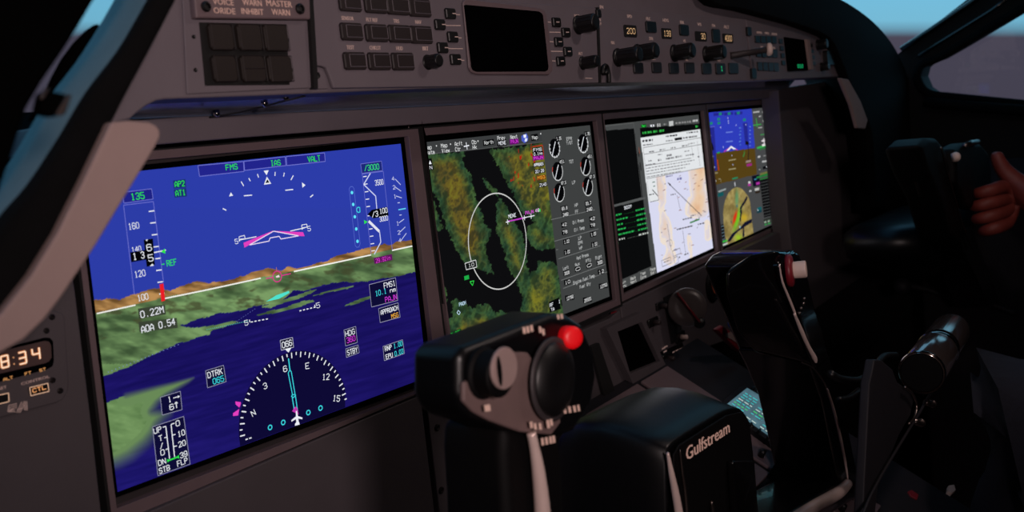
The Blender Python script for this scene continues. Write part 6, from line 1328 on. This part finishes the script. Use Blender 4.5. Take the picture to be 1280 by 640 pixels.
# ------------------------------------------------------------------ levers on the pedestal
TZ = .34
tl = thing('power_lever', 'polished chrome cylindrical handle on a flat dark lever arm', 'lever', zplane(TZ).at(1080, 660))
A_ = zplane(TZ).at(1152, 466); B_ = zplane(TZ - .010).at(1191, 410)
axh = (B_ - A_) / np.linalg.norm(B_ - A_); LH = np.linalg.norm(B_ - A_); RH = 26.5 / FPX * depth(A_)
mb = MB(); lathe(mb, A_, axh, [(RH * .94, 0), (RH, .0015), (RH * 1.0, LH * .46), (RH * .98, LH * .47)], 48, cap=False); lathe(mb, A_, axh, [(RH * .97, LH * .52), (RH * .98, LH * .53), (RH * .96, LH * .92), (RH * .86, LH * .98), (RH * .6, LH * 1.01), (RH * .1, LH * 1.015)], 48, cap=False); mb.build('handle', 'handle', tl, smooth=True)
mb = MB(); lathe(mb, A_, axh, [(RH * .90, LH * .44), (RH * .90, LH * .56)], 32); mb.build('handle_groove', 'gap', tl, smooth=True)
mb = MB(); lathe(mb, A_ - axh * .0004, axh, [(RH * .1, -.0002), (RH * .90, 0), (RH * .92, .002)], 40); mb.build('handle_end', 'soft', tl)
mb = MB(); lathe(mb, A_, axh, [(RH * 1.02, .0006), (RH * 1.05, .0014), (RH * 1.05, .003), (RH * 1.01, .004)], 40, cap=False); lathe(mb, A_, axh, [(RH * 1.0, LH * .43), (RH * 1.035, LH * .44), (RH * 1.035, LH * .465), (RH * .98, LH * .475)], 40, cap=False); mb.build('handle_rings', 'chrome', tl, smooth=True)
mb = MB(); prism(mb, zplane(TZ), [(1128, 478), (1122, 462), (1108, 450), (1100, 450), (1098, 462), (1094, 480), (1092, 520), (1088, 600), (1084, 700), (1094, 700), (1104, 610), (1130, 545), (1144, 520), (1148, 500), (1142, 488)], -.012, -.004); mb.build('lever_arm', 'ped', tl, bevel=.0015)
mb = MB(); tube(mb, spline([zplane(TZ).at(x, y) for x, y in ((1131, 484), (1140, 492), (1146, 506), (1143, 522), (1136, 530))], 5), .0012, 8); mb.build('arm_edge', 'satin', tl, smooth=True)
for x, y, ln in ((1157, 503, 8), (1143, 527, 8)):
    mb = MB(); a = zplane(TZ).at(x, y); b = zplane(TZ).at(x + ln, y + 2); tube(mb, [a, b], .003, 10); lathe(mb, b, (1, 0, 0), [(.004, 0), (.0042, .002), (.001, .003)], 12); mb.build('catch_pin', 'satin', tl, smooth=True)
mb = MB(); tube(mb, spline([zplane(TZ).at(x, y) for x, y in ((1172, 466), (1168, 484), (1158, 500), (1150, 515), (1138, 534), (1110, 580), (1088, 620), (1076, 650))], 5), .0013, 8); mb.build('arm_wire', 'ped', tl, smooth=True)
o = thing('speed_brake_lever', 'dark curved lever with a rounded shoulder behind the chrome handle', 'lever', zplane(TZ - .05).at(1050, 560))
mb = MB(); tube(mb, spline([zplane(TZ - .05).at(x, y) for x, y in ((1038, 467), (1052, 474), (1074, 475), (1090, 465), (1104, 446), (1120, 444))], 5), .0035, 10); tube(mb, spline([zplane(TZ - .05).at(x, y) for x, y in ((1048, 500), (1062, 497), (1074, 488))], 5), .003, 10); mb.build('lever_bar', 'black', o, smooth=True)

# pale quadrant cover and small pieces at the bottom
QP = Plane((.36, -.28, .3), (1, 0, 0), (0, sin(sl), -cos(sl)))
o = thing('quadrant_cover', 'dark grey flat cover strip at the bottom beside a dark slot', 'cover', QP.at(1120, 640))
mb = MB(); prism(mb, QP, [(1096, 598), (1108, 604), (1150, 632), (1190, 660), (1160, 690), (1120, 655), (1088, 622)], -.006, 0); mb.build('cover_plate', 'ped', o, bevel=.001)
mb = MB(); prism(mb, QP, [(1074, 628), (1086, 634), (1120, 660), (1100, 690), (1066, 650)], -.006, 0); mb.build('cover_plate', 'ped', o, bevel=.001)
o = thing('red_guard', 'tiny red switch guard on the grey cover strip', 'switch guard', QP.at(1139, 626))
mb = MB(); prism(mb, QP, [(1132, 618), (1137, 616), (1146, 622), (1144, 628), (1136, 624)], 0, .005); mb.build('guard', 'dred', o, bevel=.0008)
o = thing('pale_push_knob', 'tiny pale square knob alone in the dark at the bottom right', 'knob', QP.at(1187, 617))
mb = MB(); prism(mb, QP, [(1183, 611), (1190, 610), (1192, 617), (1187, 621), (1182, 618)], 0, .006); mb.build('knob_cap', 'white', o, bevel=.001)
mb = MB(); lathe(mb, QP.at(1187, 616) - QP.n * .03, QP.n, [(.004, 0), (.003, .03)], 12); mb.build('knob_stem', 'black', o)

# dark console under the right window and copilot's rudder area
o = thing('side_console', 'dark console ledge below the right side window', 'console', (1.28, -.3, .45))
mb = MB(); pts = [(1170, 420), (1180, 300), (1200, 258), (1420, 300), (1420, 560), (1200, 560)]
P = [(1.18, -.35), (1.18, -.02), (1.20, .01), (1.34, .06), (1.34, -.6), (1.18, -.6)]
V = [np.array([x, y, .15]) for x, y in P] + [np.array([x, y, 1.2]) for x, y in P]; n = 6
mb.add(V, [tuple(range(n)), tuple(range(n, 2 * n))[::-1]] + [(i, (i + 1) % n, n + (i + 1) % n, n + i) for i in range(n)]); mb.build('console_body', 'wall', o, bevel=.01)
mb = MB(); tube(mb, spline([onx(x, y, 1.17) for x, y in ((1128, 356), (1160, 362), (1190, 372), (1226, 376), (1270, 392))], 4), .006, 8); mb.build('console_rail', 'ped', o, smooth=True)
mb = MB(); lathe(mb, onx(1128, 358, 1.15), (-1, .3, .2), [(.012, 0), (.016, .006), (.014, .014), (.004, .018)], 20); mb.build('console_knob', 'ped', o, smooth=True)
o = thing('air_vent', 'faint round air vent in the dark corner beyond the last screen', 'vent', zplane(.03).at(1085, 245))
mb = MB(); lathe(mb, zplane(.03).at(1094, 215), (-.5, .1, 1), [(.045, 0), (.048, .006), (.044, .012), (.036, .012), (.032, .004), (.002, .004)], 36); mb.build('vent_ring', 'panel_low', o, smooth=True)
mb = MB(); a = zplane(.045).at(1111, 233); b = zplane(.045).at(1116, 225); tube(mb, [a, b], .0022, 8); mb.build('vent_tab', 'dial', o, smooth=True)

# ------------------------------------------------------------------ copilot: hand and forearm on the far yoke, thigh in dark trousers
def skin(name, verts, edges, radii, m, parent, root=0, sub=2):
    Wv = [W(v) for v in verts]; org = np.array(parent['_w'][:])
    me = bpy.data.meshes.new(name); me.from_pydata([tuple(v - org) for v in Wv], edges, []); o = bpy.data.objects.new(name, me); COL.objects.link(o); o.parent = parent; o['_w'] = parent['_w']
    md = o.modifiers.new('skin', 'SKIN'); md.use_smooth_shade = True
    for i, r in enumerate(radii): me.skin_vertices[0].data[i].radius = (r, r) if not isinstance(r, tuple) else r; 
    me.skin_vertices[0].data[root].use_root = True
    s = o.modifiers.new('sub', 'SUBSURF'); s.levels = sub; s.render_levels = sub; me.materials.append(M[m]); return o
HZ = 1.40
def hp_(x, y, dz=0.0): return far(x, y, HZ + dz)
pr_ = thing('person', 'hand of a seated person in dark clothes gripping the far control yoke', 'person', far(1275, 600, 1.0))
# one continuous surface: forearm, wrist, palm, thumb up along the horn, four fingers wrapped round the grip
V = []; E_ = []; Rr = []
def vadd(p, r, prev=None):
    V.append(p); Rr.append(r)
    if prev is not None: E_.append((prev, len(V) - 1))
    return len(V) - 1
wri = vadd(hp_(1300, 250, -.03), .026); fa = vadd(hp_(1350, 285, -.08), .033, wri); fa2 = vadd(hp_(1410, 335, -.14), .040, fa)
pal = vadd(hp_(1274, 236, 0), .027, wri); kn_ = vadd(hp_(1262, 246, .01), .022, pal)
t1 = vadd(hp_(1262, 222, -.01), .0145, pal); t2 = vadd(hp_(1251, 208, -.01), .0125, t1); t3 = vadd(hp_(1246, 196, -.01), .0105, t2); t4 = vadd(hp_(1246, 189, -.01), .008, t3)
for k, (x, y, ln) in enumerate(((1256, 232, .9), (1257, 248, 1.0), (1258, 264, .95), (1260, 279, .8))):
    a = vadd(hp_(x, y, -.012), .0115, kn_); b = vadd(hp_(x - 16 * ln, y + 5, -.034), .0108, a); c_ = vadd(hp_(x - 33 * ln, y + 9, -.03), .0098, b); d_ = vadd(hp_(x - 42 * ln, y + 10, -.008), .0084, c_)
skin('body', V, E_, Rr, 'skin', pr_, root=0)
pr_.children[-1]['label'] = 'bare hand and wrist'
mb = MB(); tube(mb, spline([hp_(1316, 262, -.04), hp_(1340, 278, -.07), hp_(1380, 310, -.11), hp_(1440, 350, -.18)], 4), [.036, .0365, .037, .0375, .038, .039, .040, .041, .042, .043, .044, .045, .046], 16); mb.build('sleeve', 'sleeve', pr_, smooth=True)
V = []; E_ = []; Rr = []
k1 = vadd(far(1270, 530, 1.02), .058); k2 = vadd(far(1340, 520, 1.0), .072, k1); k3 = vadd(far(1500, 520, .95), .085, k2); k4 = vadd(far(1266, 610, 1.05), .052, k1); k5 = vadd(far(1262, 760, 1.12), .046, k4)
skin('trousers', V, E_, Rr, 'cloth', pr_, root=1)

o = thing('pilot_seat', 'edge of a dark seat at the bottom right corner', 'seat', (1.0, -.8, .70))
mb = MB(); P = [np.array(p) for p in [(.78, -.42, .55), (1.16, -.42, .55), (1.16, -.34, .95), (.78, -.34, .95)]]
Q = [p - np.array([0, .1, 0]) for p in P]; mb.add(P + Q, [(0, 1, 2, 3), (7, 6, 5, 4), (0, 4, 5, 1), (1, 5, 6, 2), (2, 6, 7, 3), (3, 7, 4, 0)]); mb.build('seat_cushion', 'seat', o, bevel=.02, seg=4)
mb = MB(); P = [np.array(p) for p in [(.78, -.34, .95), (1.16, -.34, .95), (1.16, .3, 1.12), (.78, .3, 1.12)]]
Q = [p + np.array([0, 0, .1]) for p in P]; mb.add(P + Q, [(0, 1, 2, 3), (7, 6, 5, 4), (0, 4, 5, 1), (1, 5, 6, 2), (2, 6, 7, 3), (3, 7, 4, 0)]); mb.build('seat_back', 'seat', o, bevel=.02, seg=4)
mb = MB(); tube(mb, [np.array([.97, -.5, .75]), np.array([.97, -1.0, .82])], .05, 12); mb.build('seat_post', 'black', o, smooth=True)

o = thing('added_dome_lamp', 'small round unseen dome lamp added on the ceiling between the seats', 'lamp', DOME_P)
cl = np.array(W(DOME_P)); inv = M3.T
mb = MB(); lathe(mb, inv @ (cl + np.array([0, 0, .006]) - OFF), inv @ np.array([0, 0, 1.0]), [(.05, 0), (.055, .01), (.055, max(.03, 1.78 - cl[2] - .006))], 28); mb.build('lamp_housing', 'black', o)
# made-up fixture for the added warm lamp, on the left side wall
o = thing('added_warm_lamp', 'round unseen lamp added on a short arm from the left side wall behind the left seat', 'lamp', LAMP_P)
inv = M3.T; cl = np.array(W(LAMP_P)); dr = np.array([0.78, 0.92, -.20]); dr /= np.linalg.norm(dr)
toP = lambda v: inv @ (np.asarray(v, float) - OFF)
mb = MB(); lathe(mb, toP(cl - dr * .05), inv @ dr, [(.02, -.04), (.058, -.02), (.064, .03), (.064, .046), (.058, .046), (.056, .02), (.01, .015)], 32, cap=False); mb.build('lamp_housing', 'black', o, smooth=True)
mb = MB(); tube(mb, [toP(cl - dr * .08), toP(cl - dr * .13), toP(np.array([-1.0, cl[1] - .08, cl[2] - .02]))], .012, 12); mb.build('lamp_arm', 'black', o, smooth=True)
for ob in bpy.data.objects:
    for k in ('_w', '_p'):
        if k in ob: del ob[k]
